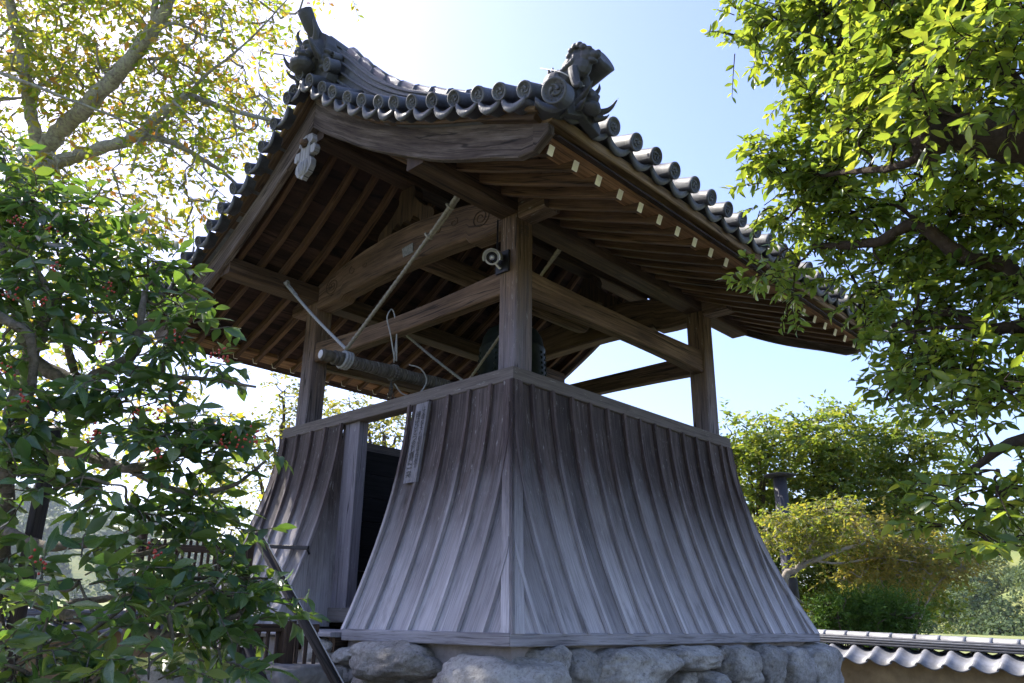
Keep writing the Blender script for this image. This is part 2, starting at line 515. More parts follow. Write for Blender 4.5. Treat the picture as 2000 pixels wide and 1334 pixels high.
def leafmat(name, cols, trans, tf=.45, rough=.4, spec=.4, attr=False):
    """cols: ramp of leaf face colours over a random number, trans: colour of the light that passes through"""
    m, n, l, b = nt_new(name)
    if attr:
        a = n.new('ShaderNodeAttribute'); a.attribute_name = 'rnd'; src = a.outputs['Fac']
    else:
        src = n.new('ShaderNodeObjectInfo').outputs['Random']
    k = len(cols)
    r = ramp(n, [(i / max(1, k - 1) if k > 1 else 0, [min(1, q * 1.15) for q in c]) for i, c in enumerate(cols)]); l.new(src, r.inputs[0])
    r2 = ramp(n, [(i / max(1, len(trans) - 1), c) for i, c in enumerate(trans)]); l.new(src, r2.inputs[0])
    colr = r.outputs[0]
    if not attr:
        gc = n.new('ShaderNodeTexCoord'); sp = n.new('ShaderNodeSeparateXYZ'); l.new(gc.outputs['Generated'], sp.inputs[0])
        dx = mth(n, l, 'ABSOLUTE', mth(n, l, 'SUBTRACT', sp.outputs[0], .5))
        mid = mth(n, l, 'LESS_THAN', dx, .035)
        wv = mth(n, l, 'SINE', mth(n, l, 'ADD', mth(n, l, 'MULTIPLY', sp.outputs[1], 55.0), mth(n, l, 'MULTIPLY', dx, -38.0)))
        vein = mth(n, l, 'MULTIPLY', mth(n, l, 'GREATER_THAN', wv, .86), .35)
        colr = mixc(n, l, colr, (.16, .22, .09), mth(n, l, 'MULTIPLY', mth(n, l, 'MAXIMUM', mid, vein), .55))
        nz = noise_t(n, l, gc.outputs['Object'], 60, 3)
        rg = ramp(n, [(.3, max(0.05, rough - .12)), (.7, rough + .18)]); l.new(nz, rg.inputs[0]); l.new(rg.outputs[0], b.inputs['Roughness'])
    else:
        b.inputs['Roughness'].default_value = rough
    l.new(colr, b.inputs['Base Color'])
    b.inputs['Specular IOR Level'].default_value = spec
    t = n.new('ShaderNodeBsdfTranslucent'); l.new(r2.outputs[0], t.inputs['Color'])
    mx = n.new('ShaderNodeMixShader'); mx.inputs[0].default_value = tf
    l.new(b.outputs[0], mx.inputs[1]); l.new(t.outputs[0], mx.inputs[2])
    l.new(mx.outputs[0], n['Material Output'].inputs['Surface'])
def leafpair(name, *a, **k):
    leafmat(name, *a, **k); leafmat(name + '_mass', *a, attr=True, **k)
leafpair('leaf_holly', [(.024, .054, .032), (.036, .074, .038), (.050, .092, .035), (.080, .125, .030)],
         [(.14, .30, .04), (.24, .40, .04), (.42, .52, .04)], tf=.36, rough=.30, spec=.6)
leafpair('leaf_camphor', [(.042, .086, .024), (.066, .122, .026), (.108, .162, .03), (.18, .215, .036)],
         [(.24, .37, .035), (.42, .52, .045), (.64, .66, .06)], tf=.48, rough=.33, spec=.5)
leafpair('leaf_cherry', [(.055, .095, .02), (.08, .12, .02), (.12, .14, .022), (.19, .16, .03), (.28, .12, .03)],
         [(.26, .42, .03), (.40, .52, .04), (.56, .58, .05), (.68, .52, .05), (.62, .26, .05)], tf=.5, rough=.5, spec=.3)
leafpair('leaf_hedge', [(.038, .068, .022), (.058, .098, .026), (.10, .135, .03), (.21, .20, .045)],
         [(.20, .32, .03), (.36, .44, .04), (.62, .54, .06)], tf=.45, rough=.45, spec=.35)
leafpair('leaf_maple', [(.06, .085, .022), (.10, .115, .028), (.17, .13, .034)],
         [(.26, .32, .04), (.42, .42, .06), (.54, .40, .07)], tf=.42, rough=.55, spec=.3)
leafpair('leaf_autumn', [(.085, .105, .036), (.16, .145, .042), (.27, .19, .05)],
         [(.32, .36, .05), (.48, .42, .06), (.62, .44, .06)], tf=.42, rough=.55, spec=.3)
leafpair('leaf_conifer', [(.035, .085, .016), (.055, .12, .02), (.10, .165, .026)],
         [(.12, .24, .02), (.2, .32, .03)], tf=.25, rough=.6, spec=.25)
leafpair('leaf_hill', [(.035, .062, .022), (.055, .085, .028), (.095, .115, .036)],
         [(.12, .18, .04), (.2, .24, .05)], tf=.2, rough=.7, spec=.2)

def barkmat(name, dark, light, moss=None, mossamt=.5):
    m, n, l, b = nt_new(name)
    tc = n.new('ShaderNodeTexCoord')
    v = mapping(n, l, tc.outputs['UV'], (14, 34, 1))
    f = noise_t(n, l, v, 1.0, 6, .65, .8); w = noise_t(n, l, tc.outputs['Object'], 4, 4, .6)
    r = ramp(n, [(.32, dark), (.62, light)])
    l.new(mth(n, l, 'ADD', mth(n, l, 'MULTIPLY', f, .65), mth(n, l, 'MULTIPLY', w, .35)), r.inputs[0])
    col = r.outputs[0]
    if moss:
        g = noise_t(n, l, tc.outputs['Object'], 22, 5, .7)
        k = ramp(n, [(.47, 0.0), (.58, 1.0)]); l.new(g, k.inputs[0])
        col = mixc(n, l, col, moss, mth(n, l, 'MULTIPLY', k.outputs[0], mossamt))
    l.new(col, b.inputs['Base Color'])
    b.inputs['Roughness'].default_value = .92
    b.inputs['Specular IOR Level'].default_value = .15
    bump(n, l, f, .9, .015, b)
barkmat('bark_cherry', (.10, .09, .08), (.34, .32, .29), (.33, .35, .26), .8)
barkmat('bark_holly', (.07, .058, .045), (.20, .175, .145), (.05, .055, .025), .55)
barkmat('bark_camphor', (.022, .016, .012), (.06, .045, .034))
barkmat('bark_pale', (.20, .175, .15), (.36, .32, .27))
barkmat('bark_brown', (.05, .038, .03), (.12, .095, .075))

def groundmat():
    m, n, l, b = nt_new('ground')
    tc = n.new('ShaderNodeTexCoord')
    sx = n.new('ShaderNodeSeparateXYZ'); l.new(tc.outputs['Object'], sx.inputs[0])
    d = n.new('ShaderNodeVectorMath'); d.operation = 'LENGTH'; l.new(tc.outputs['Object'], d.inputs[0])
    gr = noise_t(n, l, tc.outputs['Object'], 90, 5, .75); lg = noise_t(n, l, tc.outputs['Object'], .25, 5, .6)
    r = ramp(n, [(.35, (.13, .12, .105)), (.65, (.24, .225, .20))]); l.new(gr, r.inputs[0])
    r2 = ramp(n, [(.35, (.12, .16, .04)), (.65, (.24, .25, .075))]); l.new(lg, r2.inputs[0])
    k = n.new('ShaderNodeMapRange'); k.inputs[1].default_value = 11; k.inputs[2].default_value = 14
    l.new(d.outputs['Value'], k.inputs[0])
    l.new(mixc(n, l, r.outputs[0], r2.outputs[0], k.outputs[0]), b.inputs['Base Color'])
    b.inputs['Roughness'].default_value = .95
    bump(n, l, gr, .6, .02, b)
groundmat()
# ================================================================== ground
GZ = -1.35
def ground_h(x, y):
    r = math.hypot(x, y)
    left = max(0.0, min(1.0, (r - 16) / 80.0))
    side = 1.0 / (1.0 + math.exp(-(y - x) / 18.0))       # rises towards the back left
    return GZ + left * (3.6 * side + 1.2 * (1 - side))
def make_ground():
    radii = [0, 3, 6, 9, 12, 16, 22, 30, 42, 60, 85, 120, 180, 280, 450, 800, 1500]
    n = 48
    v, f = [(0, 0, GZ)], []
    for r in radii[1:]:
        for j in range(n):
            a = 2 * math.pi * j / n
            x, y = r * math.cos(a), r * math.sin(a)
            v.append((x, y, ground_h(x, y)))
    for j in range(n):
        f.append((0, 1 + j, 1 + (j + 1) % n))
    for i in range(len(radii) - 2):
        for j in range(n):
            k = (j + 1) % n
            f.append((1 + i * n + j, 1 + (i + 1) * n + j, 1 + (i + 1) * n + k, 1 + i * n + k))
    tag(MB().add(v, f, None, True).build('ground', 'ground'), kind='structure')
make_ground()

# ================================================================== bell tower
T = thing('bell_tower', 'dark timber bell tower with curved plank skirt and grey tiled gable roof', 'bell tower')
_zs = np.array([.06, .298, .442, .783, 1.135, 1.472, 1.885]); _ss = np.array([2.155, 2.045, 1.985, 1.862, 1.756, 1.682, 1.640])
_sk = np.polyfit(_zs, _ss, 3)
def sk(z): return float(np.polyval(_sk, z))
def fx(z): return sk(z) + .02
def fy(z): return sk(z) - .015
def P(y):
    y = abs(y)
    return 4.897 - 1.0186 * y + .2539 * y * y - .0346 * y ** 3
def face_pt(face, t, z, out=0.0):
    if face == 'S': return (t, -fy(z) - out, z)
    if face == 'N': return (t, fy(z) + out, z)
    if face == 'W': return (-fx(z) - out, t, z)
    return (fx(z) + out, t, z)
def tmax(face, z): return fx(z) if face in 'SN' else fy(z)
ZB, ZT = .075, 1.895
def ztop_for(face, t):
    """height at which the line t leaves the face through its corner"""
    if abs(t) <= tmax(face, ZT): return ZT
    lo, hi = ZB, ZT
    if abs(t) >= tmax(face, lo): return None
    for _ in range(30):
        mid = (lo + hi) / 2
        if abs(t) < tmax(face, mid): lo = mid
        else: hi = mid
    return lo
def skirt_slab(face, t0, t1, out0, out1, nz=12):
    """curved board between t0 and t1, from out0 (back) to out1 (front)"""
    inner = min((t0, t1), key=abs)
    if t0 * t1 < 0: inner = 0
    zt = ztop_for(face, inner)
    if zt is None: return None
    v, f, uv = [], [], []
    off = random.random() * 10
    L = 0; prev = None; ls = []
    for i in range(nz + 1):
        z = ZB + (zt - ZB) * i / nz
        tm = tmax(face, z)
        a, b = max(-tm, min(tm, t0)), max(-tm, min(tm, t1))
        if b - a < .002: b = a + .002
        pts = [face_pt(face, a, z, out1), face_pt(face, b, z, out1), face_pt(face, b, z, out0), face_pt(face, a, z, out0)]
        c = np.array(face_pt(face, 0, z))
        if prev is not None: L += np.linalg.norm(c - prev)
        prev = c; ls.append((L, a, b)); v.extend(pts)
    d = abs(out1 - out0)
    for i in range(nz):
        l0, a0, b0 = ls[i]; l1, a1, b1 = ls[i + 1]
        q = i * 4; w = q + 4
        for (j, k, u0, u1, w0, w1) in ((0, 1, a0, b0, a1, b1), (1, 2, b0, b0 + d, b1, b1 + d), (2, 3, b0, a0, b1, a1), (3, 0, a0 - d, a0, a1 - d, a1)):
            f.append((q + j, q + k, w + k, w + j)); uv.append([(u0 + off, l0), (u1 + off, l0), (w1 + off, l1), (w0 + off, l1)])
    f.append((3, 2, 1, 0)); uv.append([(0, 0)] * 4)
    e = nz * 4
    f.append((e, e + 1, e + 2, e + 3)); uv.append([(0, 0)] * 4)
    if face in 'WN': f = [x[::-1] for x in f]; uv = [x[::-1] for x in uv]
    return MB().add(v, f, uv)

def skirt_face(face, edges, hole=False):
    for a, b in edges:
        jit = random.uniform(-.002, .003)
        s = skirt_slab(face, a + .002, b - .002, -.022, jit)
        if s: s.build('skirt_plank', 'wood_skirt', T)
def battens(face, ts, w=.030):
    for t in ts:
        s = skirt_slab(face, t - w / 2, t + w / 2, .004, .034)
        if s: s.build('batten', 'wood_batten', T)
BS = .2425
ks = [k * BS for k in range(-8, 9)]
ed = [-2.3] + ks + [2.3]
for fc in 'SNE':
    skirt_face(fc, list(zip(ed[:-1], ed[1:])))
    battens(fc, ks)
wr = [-.44 - BS * k for k in range(8)] + [-2.4]
wl = [.60 + BS * k for k in range(7)] + [2.4]
skirt_face('W', [(b, a) for a, b in zip(wr[:-1], wr[1:])])
skirt_face('W', list(zip(wl[:-1], wl[1:])))
battens('W', [-.425] + wr[1:-1]); battens('W', [.585] + wl[1:-1])
# corner boards on the hips
for fc in 'SNWE':
    for sg in (-1, 1):
        nz = 14; v, f, uv = [], [], []
        o_ = random.random() * 9
        L = 0; prev = None
        wd = .085 if fc in 'SN' else .07
        for i in range(nz + 1):
            z = ZB + (ZT - ZB) * i / nz
            tm = tmax(fc, z)
            ia, ib = sg * (tm - wd), sg * (tm + .028)
            pts = [face_pt(fc, ia, z, .028), face_pt(fc, ib, z, .028), face_pt(fc, ib, z, .002), face_pt(fc, ia, z, .002)]
            c = np.array(pts[1]); L += 0 if prev is None else np.linalg.norm(c - prev); prev = c
            v.extend(pts)
            if i:
                q = (i - 1) * 4; w = q + 4
                for j in range(4):
                    k = (j + 1) % 4
                    f.append((q + j, q + k, w + k, w + j))
                    u0, u1 = (0, wd) if j == 0 else (j * .1, j * .1 + .03)
                    uv.append([(u0 + o_, L0), (u1 + o_, L0), (u1 + o_, L), (u0 + o_, L)])
            L0 = L
        f.append((3, 2, 1, 0)); uv.append([(0, 0)] * 4)
        e = nz * 4; f.append((e, e + 1, e + 2, e + 3)); uv.append([(0, 0)] * 4)
        MB().add(v, f, uv).build('corner_board', 'wood_batten', T)

def mitred(name, half_x, half_y, wid, z0, z1, mat, sides='SNWE', gap=None):
    """a square frame of four mitred boards"""
    for fc in sides:
        segs = [(-1, 1)]
        hx, hy = half_x, half_y
        def q(s_, inn):
            ax, ay = hx - inn, hy - inn
            return {'S': (s_ * ax, -ay), 'N': (-s_ * ax, ay), 'W': (-ax, -s_ * ay), 'E': (ax, s_ * ay)}[fc]
        o0, o1, i0, i1 = q(-1, 0), q(1, 0), q(-1, wid), q(1, wid)
        if gap and fc == 'W':
            parts = [((o0, i0), (( -hx, gap[1]), (-hx + wid, gap[1]))), (((-hx, gap[0]), (-hx + wid, gap[0])), (o1, i1))]
        else:
            parts = [((o0, i0), (o1, i1))]
        for (a, ai), (b, bi) in parts:
            Ln = math.hypot(b[0] - a[0], b[1] - a[1])
            h = z1 - z0; of = random.random() * 9
            v = [(*a, z0), (*b, z0), (*b, z1), (*a, z1), (*ai, z0), (*bi, z0), (*bi, z1), (*ai, z1)]
            f = [(0, 1, 2, 3), (3, 2, 6, 7), (7, 6, 5, 4), (4, 5, 1, 0), (0, 3, 7, 4), (1, 5, 6, 2)]
            uv = []
            for k, ff in enumerate(f):
                if k < 4:
                    y0, y1 = k * .3 + of, k * .3 + of + (h if k % 2 == 0 else wid)
                    uv.append([(y0, 0), (y0, Ln), (y1, Ln), (y1, 0)])
                else: uv.append([(of, 0)] * 4)
            bm_o = MB().add(v, f, uv).build(name, mat, T)
            md = bm_o.modifiers.new('bevel', 'BEVEL'); md.width = .006; md.segments = 1
mitred('cap_rail', 1.672, 1.646, .15, 1.889, 2.0, 'wood_rail')
mitred('sill_board', 2.205, 2.15, .16, 0.0, .08, 'wood_sill', gap=(-.43, .60))

# posts
for sx in (-1, 1):
    for sy in (-1, 1):
        x, y = sx * 1.48, sy * 1.48
        bar('post', (x, y, .02), (x, y, 3.39), .20, .20, 'wood_post', T, .012, up=(0, 1, 0))
# door frame: jambs, threshold, cheek planks closing the flare, edge boards
bar('door_jamb', (-1.575, .475, .13), (-1.575, .475, 1.888), .11, .225, 'wood_post', T, .006, up=(0, 1, 0))
bar('door_jamb', (-1.57, -.50, .13), (-1.57, -.50, 1.888), .10, .12, 'wood_post', T, .006, up=(0, 1, 0))
bar('threshold', (-1.58, -.56, .18), (-1.58, .60, .18), .16, .12, 'wood_rail', T, .006)
for sy, yy in ((1, .588), (-1, -.428)):
    cuts = [(-1.63, -1.75), (-1.75, -1.90), (-1.90, -2.17)]
    for a, b in cuts:
        zs_ = [ZB + .02]
        def ztop(xx):
            lo, hi = ZB, ZT
            for _ in range(30):
                mid = (lo + hi) / 2
                if fx(mid) > -xx: lo = mid
                else: hi = mid
            return lo
        za, zb = ztop(a) - .01, ztop(b) - .01
        if za < .1: continue
        mid = (a + b) / 2; zm = ztop(mid) - .01
        top = [(a, za), (mid, zm), (b, max(zb, .09))]
        low = [(b, .085), (a, .085)]
        pl = top + low
        n_ = len(pl)
        v = [(p[0], yy - .012, p[1]) for p in pl] + [(p[0], yy + .012, p[1]) for p in pl]
        f = [tuple(range(n_))[::-1], tuple(range(n_, 2 * n_))] + [(i, (i + 1) % n_, n_ + (i + 1) % n_, n_ + i) for i in range(n_)]
        uv = [[(pl[i % n_][0], pl[i % n_][1]) for i in ff] for ff in f]
        MB().add(v, f, uv).build('cheek_plank', 'wood_skirt', T)
# inner lining of horizontal planks on the four inner sides, floor
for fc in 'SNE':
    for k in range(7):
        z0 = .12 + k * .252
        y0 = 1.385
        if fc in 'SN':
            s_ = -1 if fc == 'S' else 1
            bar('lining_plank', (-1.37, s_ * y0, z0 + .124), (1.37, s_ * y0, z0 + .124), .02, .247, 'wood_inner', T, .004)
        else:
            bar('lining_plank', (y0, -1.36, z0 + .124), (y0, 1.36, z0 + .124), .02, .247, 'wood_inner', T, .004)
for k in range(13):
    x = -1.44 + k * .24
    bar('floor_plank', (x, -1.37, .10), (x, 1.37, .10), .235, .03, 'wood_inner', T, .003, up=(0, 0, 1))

# tie beams between the posts
def arch_beam(name, ax, c, lo, hi, zb, zt, rise_b, rise_t, w, mat, n=10, par=None):
    path, profs = [], []
    for i in range(n + 1):
        s_ = i / n; t = lo + (hi - lo) * s_
        q = 1 - (2 * s_ - 1) ** 2
        b, u = zb + rise_b * q, zt + rise_t * q
        mid = (b + u) / 2
        path.append((t, c, mid) if ax == 0 else (c, t, mid))
        profs.append(octprof(w, u - b, .012))
    # keep the sections upright: sweep along a straight level guide, then lift
    mb = MB()
    g = [(p[0], p[1], 0) for p in path]
    sweep(mb, g, profs[0], profs=profs)
    m = len(profs[0])
    mb.v = [(v[0], v[1], v[2] + path[i // m][2]) for i, v in enumerate(mb.v)]
    return mb.build(name, mat, T if par is None else par)
arch_beam('tie_beam', 0, -1.49, -1.40, 1.40, 2.68, 2.935, .035, -.02, .13, 'wood_beam')
arch_beam('tie_beam', 0, 1.49, -1.40, 1.40, 2.68, 2.935, .035, -.02, .13, 'wood_beam')
arch_beam('tie_beam', 1, -1.49, -1.40, 1.40, 2.71, 2.93, -.01, -.05, .12, 'wood_beam')
arch_beam('tie_beam', 1, 1.49, -1.40, 1.40, 2.71, 2.93, .03, .0, .12, 'wood_beam')
# rainbow beams over the gable sides with carved swirls
for sx in (-1, 1):
    mb = MB()
    st = [(-1.40, 3.30, 3.60), (-1.15, 3.30, 3.665), (-.98, 3.31, 3.70), (-.94, 3.355, 3.71), (-.6, 3.375, 3.765), (-.2, 3.385, 3.80), (.2, 3.385, 3.80), (.6, 3.375, 3.765), (.94, 3.355, 3.71), (.98, 3.31, 3.70), (1.15, 3.30, 3.665), (1.40, 3.30, 3.60)]
    profs = [octprof(.19, t - b, .02) for y, b, t in st]
    sweep(mb, [(sx * 1.48, y, 0) for y, b, t in st], profs[0], profs=profs)
    mm = len(profs[0])
    mb.v = [(v[0], v[1], v[2] + (st[i // mm][1] + st[i // mm][2]) / 2) for i, v in enumerate(mb.v)]
    kb = mb.build('rainbow_beam', 'wood_beam', T)
    for sy in (-1, 1):
        for dy, r0, turns in ((1.13, .105, 2.3), (.78, .05, 1.2), (.56, .035, 1.0)):
            pts = []
            for i in range(46):
                a = i / 45 * turns * 2 * math.pi
                r = r0 * (.18 + .82 * i / 45)
                pts.append((sx * 1.577, sy * (dy + r * math.cos(a) * 1.15), 3.50 + (.08 if dy < 1 else 0) + r * math.sin(a)))
            tube(MB(), pts, .0055, 5).build('carved_swirl', 'wood_dark', kb)
    # beam noses that stick out past the posts
    for sy in (-1, 1):
        bar('beam_nose', (sx * 1.48, sy * 1.586, 3.435), (sx * 1.48, sy * 1.88, 3.435), .205, .195, 'wood_post', T, .02)
    # frog-leg strut on the rainbow beam
    half = [(0, .47), (.10, .47), (.13, .40), (.12, .33), (.20, .24), (.30, .16), (.36, .13), (.42, .09), (.44, .03), (.42, 0), (.24, 0), (.20, .07), (.12, .12), (.07, .06), (.03, .10), (0, .10)]
    pl = half + [(-a, b) for a, b in half[::-1][1:-1]]
    n_ = len(pl)
    v = [(sx * 1.48 - .05, a, 3.795 + b) for a, b in pl] + [(sx * 1.48 + .05, a, 3.795 + b) for a, b in pl]
    bmf = [tuple(range(n_)), tuple(range(2 * n_ - 1, n_ - 1, -1))] + [(i, n_ + i, n_ + (i + 1) % n_, (i + 1) % n_) for i in range(n_)]
    MB().add(v, bmf, [[(v[i][1], v[i][2]) for i in ff] for ff in bmf]).build('frog_leg_strut', 'wood_dark', T)
# purlins on the eave sides, ridge purlin, bell beam
for sy in (-1, 1):
    bar('eave_purlin', (-2.615, sy * 1.48, 3.474), (2.42 if sy < 0 else 2.6, sy * 1.48, 3.474), .20, .175, 'wood_dark', T, .01)
bar('ridge_purlin', (-2.6, 0, 4.42), (2.6, 0, 4.42), .20, .27, 'wood_dark', T, .012)
mbb = MB()
tube(mbb, [(-1.40, -.08, 3.535), (.9, -.08, 3.535), (1.15, -.08, 3.535), (1.22, -.08, 3.535), (1.26, -.08, 3.535)], [.115, .115, .11, .085, .03], 14)
mbb.build('bell_beam', 'wood_beam', T)

# rafters and roof boards
RX = [-2.51 + .25165 * i for i in range(21)]
for sy in (-1, 1):
    for x in RX:
        path = []
        for i in range(9):
            y = .06 + (2.75 - .06) * i / 8
            path.append((x, sy * y, P(y) - .262))
        r_ = sweep(MB(), path, octprof(.05, .088, .004)).build('rafter', 'wood_rafter', T)
        d = np.array(path[-1]) - np.array(path[-2]); d /= np.linalg.norm(d)
        e0 = np.array(path[-1]) + d * .0005
        sweep(MB(), [e0, e0 + d * .006], octprof(.05, .088, .003)).build('painted_end', 'white_paint', r_)
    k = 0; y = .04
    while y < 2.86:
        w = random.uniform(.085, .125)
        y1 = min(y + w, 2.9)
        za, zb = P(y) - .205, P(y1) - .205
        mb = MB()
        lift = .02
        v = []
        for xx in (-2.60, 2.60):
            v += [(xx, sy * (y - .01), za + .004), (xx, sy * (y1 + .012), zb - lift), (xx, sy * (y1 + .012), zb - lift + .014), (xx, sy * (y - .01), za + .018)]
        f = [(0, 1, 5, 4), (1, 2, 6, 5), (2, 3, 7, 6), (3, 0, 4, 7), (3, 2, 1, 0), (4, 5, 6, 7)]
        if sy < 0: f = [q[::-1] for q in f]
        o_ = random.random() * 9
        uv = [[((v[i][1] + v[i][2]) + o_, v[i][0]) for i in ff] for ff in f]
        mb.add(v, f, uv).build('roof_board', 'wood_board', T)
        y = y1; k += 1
# eave boards (two layers) along both eaves
for sy in (-1, 1):
    def eave_board(name, ya, yb, z0, z1, mat, tilt, hx=2.597):
        path = []
        yc = (ya + yb) / 2
        n = 24
        for i in range(n + 1):
            x = -hx + 2 * hx * i / n
            path.append((x, sy * (yc + random.uniform(-.002, .002)), (z0 + z1) / 2 + random.uniform(-.0025, .0025)))
        w, h = yb - ya, z1 - z0
        pr = octprof(w, h, .008)
        ca, sa = math.cos(tilt * sy), math.sin(tilt * sy)
        pr = [(a * ca - b * sa, a * sa + b * ca) for a, b in pr]
        sweep(MB(), path, pr).build(name, mat, T)
    eave_board('eave_board', 2.62, 2.815, 3.062, 3.122, 'wood_eave', .14)
    eave_board('eave_fillet', 2.70, 2.885, 3.128, 3.205, 'wood_eave_old', .10, 2.655)

# gable: bargeboards, verge boards, pendants
def prof_path(x, y0, y1, f, sy, n=20):
    return [(x, sy * (y0 + (y1 - y0) * i / n), f(y0 + (y1 - y0) * i / n)) for i in range(n + 1)]
for sx in (-1, 1):
    for sy in (-1, 1):
        # bargeboard as an upright plate following the roof curve
        n = 22; v, uv_pts = [], []
        x0, x1 = sx * 2.662, sx * 2.600
        L = 0; ls = []
        for i in range(n + 1):
            y = 2.86 * i / n
            zt = P(y) - .108 - .05 * max(0, (.5 - y) / .5) - .04 * max(0, (y - 2.3) / .6)
            dep = .275 + .055 * max(0, (.55 - y) / .55) ** 1.5 + .012 * math.sin(y * 4)
            zb = zt - dep
            if y > 2.64: zb = zt - dep * max(.25, 1 - ((y - 2.64) / .25) ** 1.6)
            yy = y
            v += [(x0, sy * yy, zb), (x0, sy * yy, zt), (x1, sy * yy, zt), (x1, sy * yy, zb)]
            ls.append((L, zb, zt)); L += 2.93 / n * 1.1
        f, uv = [], []
        of = random.random() * 9
        for i in range(n):
            q, w = i * 4, i * 4 + 4
            for j in range(4):
                k = (j + 1) % 4
                f.append((q + j, q + k, w + k, w + j))
                h0 = ls[i][2] - ls[i][1]
                us = [(0, h0), (h0, h0 + .07), (h0 + .07, 2 * h0 + .07), (2 * h0 + .07, 2 * h0 + .14)][j]
                uv.append([(us[0] + of, ls[i][0]), (us[1] + of, ls[i][0]), (us[1] + of, ls[i + 1][0]), (us[0] + of, ls[i + 1][0])])
        f += [(3, 2, 1, 0), (n * 4, n * 4 + 1, n * 4 + 2, n * 4 + 3)]; uv += [[(of + .1 * a, .0) for a in range(4)]] * 2
        if sx * sy < 0: f = [q[::-1] for q in f]; uv = [q[::-1] for q in uv]
        bo = MB().add(v, f, uv).build('bargeboard', 'wood_barge', T)
        md = bo.modifiers.new('bevel', 'BEVEL'); md.width = .006; md.segments = 1; md.limit_method = 'ANGLE'
        sweep(MB(), prof_path(sx * 2.650, .0, 2.80, lambda y: P(y) - .092 - .05 * max(0, (.5 - y) / .5) - .04 * max(0, (y - 2.3) / .6), sy), octprof(.16, .045, .008)).build('verge_board', 'wood_dark', T)
        sweep(MB(), prof_path(sx * 2.690, .0, 2.84, lambda y: P(y) - .052 - .05 * max(0, (.5 - y) / .5) - .04 * max(0, (y - 2.3) / .6), sy), octprof(.16, .032, .008)).build('verge_fillet', 'wood_eave_old', T)
    # pendant of carved grey wood under the gable peak
    half = [(0, .0), (.11, -.02), (.13, -.10), (.085, -.15), (.10, -.18), (.17, -.17), (.205, -.22), (.19, -.28), (.14, -.29), (.12, -.26), (.10, -.30), (.15, -.36), (.15, -.43), (.10, -.50), (.05, -.52), (0, -.56)]
    pl = half + [(-a, b) for a, b in half[::-1][1:-1]]
    n_ = len(pl); z0 = P(0) - .60
    xo, xi = sx * 2.715, sx * 2.665
    v = [(xo, a * .85, z0 + b * .82) for a, b in pl] + [(xi, a * .85, z0 + b * .82) for a, b in pl]
    f = [tuple(range(n_)), tuple(range(2 * n_ - 1, n_ - 1, -1))] + [(i, n_ + i, n_ + (i + 1) % n_, (i + 1) % n_) for i in range(n_)]
    if sx > 0: f = [q[::-1] for q in f]
    pg = MB().add(v, f, [[(v[i][1], v[i][2]) for i in ff] for ff in f]).build('gable_pendant', 'wood_grey', T)
    for k in range(-2, 3):
        tube(MB(), [(xo - sx * -.002, k * .028, z0 - .27), (xo - sx * -.004, k * .034, z0 - .34), (xo - sx * -.002, k * .02, z0 - .42)], .007, 6).build('carved_rib', 'wood_grey', pg)
    lathe(MB(), [(r_, h_ * sx) for r_, h_ in ((.045, 0), (.05, .015), (.03, .03), (.028, .055), (.012, .06))], 6, (xo, 0, z0 - .09), 'X').build('carved_boss', 'wood_beam', pg)
# ------------------------------------------------------------------ tiled roof
mb = MB()
for sy in (-1, 1):
    n = 14
    v, f = [], []
    for i in range(n + 1):
        y = 2.72 * i / n
        for x in (-2.70, 2.70):
            v += [(x, sy * y, P(y) - .118), (x, sy * y, P(y) - .06)]
    for i in range(n):
        q, w = i * 4, i * 4 + 4
        f += [(q, w, w + 2, q + 2), (q + 1, q + 3, w + 3, w + 1), (q, q + 1, w + 1, w), (q + 2, w + 2, w + 3, q + 3)]
    f += [(n * 4, n * 4 + 1, n * 4 + 3, n * 4 + 2)]
    if sy > 0: f = [q[::-1] for q in f]
    mb.add(v, f)
ROOF = mb.build('tile_roof', 'roof_tile', T)

def disc_tile(rad, L, seg=20, swirl=True):
    """barrel tile, crest disc at y=0 facing -Y, barrel running to +Y"""
    mb = MB()
    lathe(mb, [(.001, .012), (rad * .78, .012), (rad * .82, .0), (rad * .98, .0), (rad, .004), (rad, .022), (rad * .93, .026), (rad * .93, L)], seg, axis='Y')
    if swirl:
        for k in range(3):
            a0 = k * 2 * math.pi / 3
            pts, rs = [], []
            for i in range(9):
                s_ = i / 8
                a = a0 + s_ * 2.2
                r = rad * (.22 + .33 * s_)
                pts.append((r * math.cos(a), .011, r * math.sin(a))); rs.append(rad * (.17 * (1 - s_) + .02))
            tube(mb, pts, rs, 5)
        for k in range(12):
            a = k * math.pi / 6
            ell(mb, (rad * .68 * math.cos(a), .011, rad * .68 * math.sin(a)), (rad * .06, .006, rad * .06), None, 5, 3)
    return mb.mesh('disc_tile')
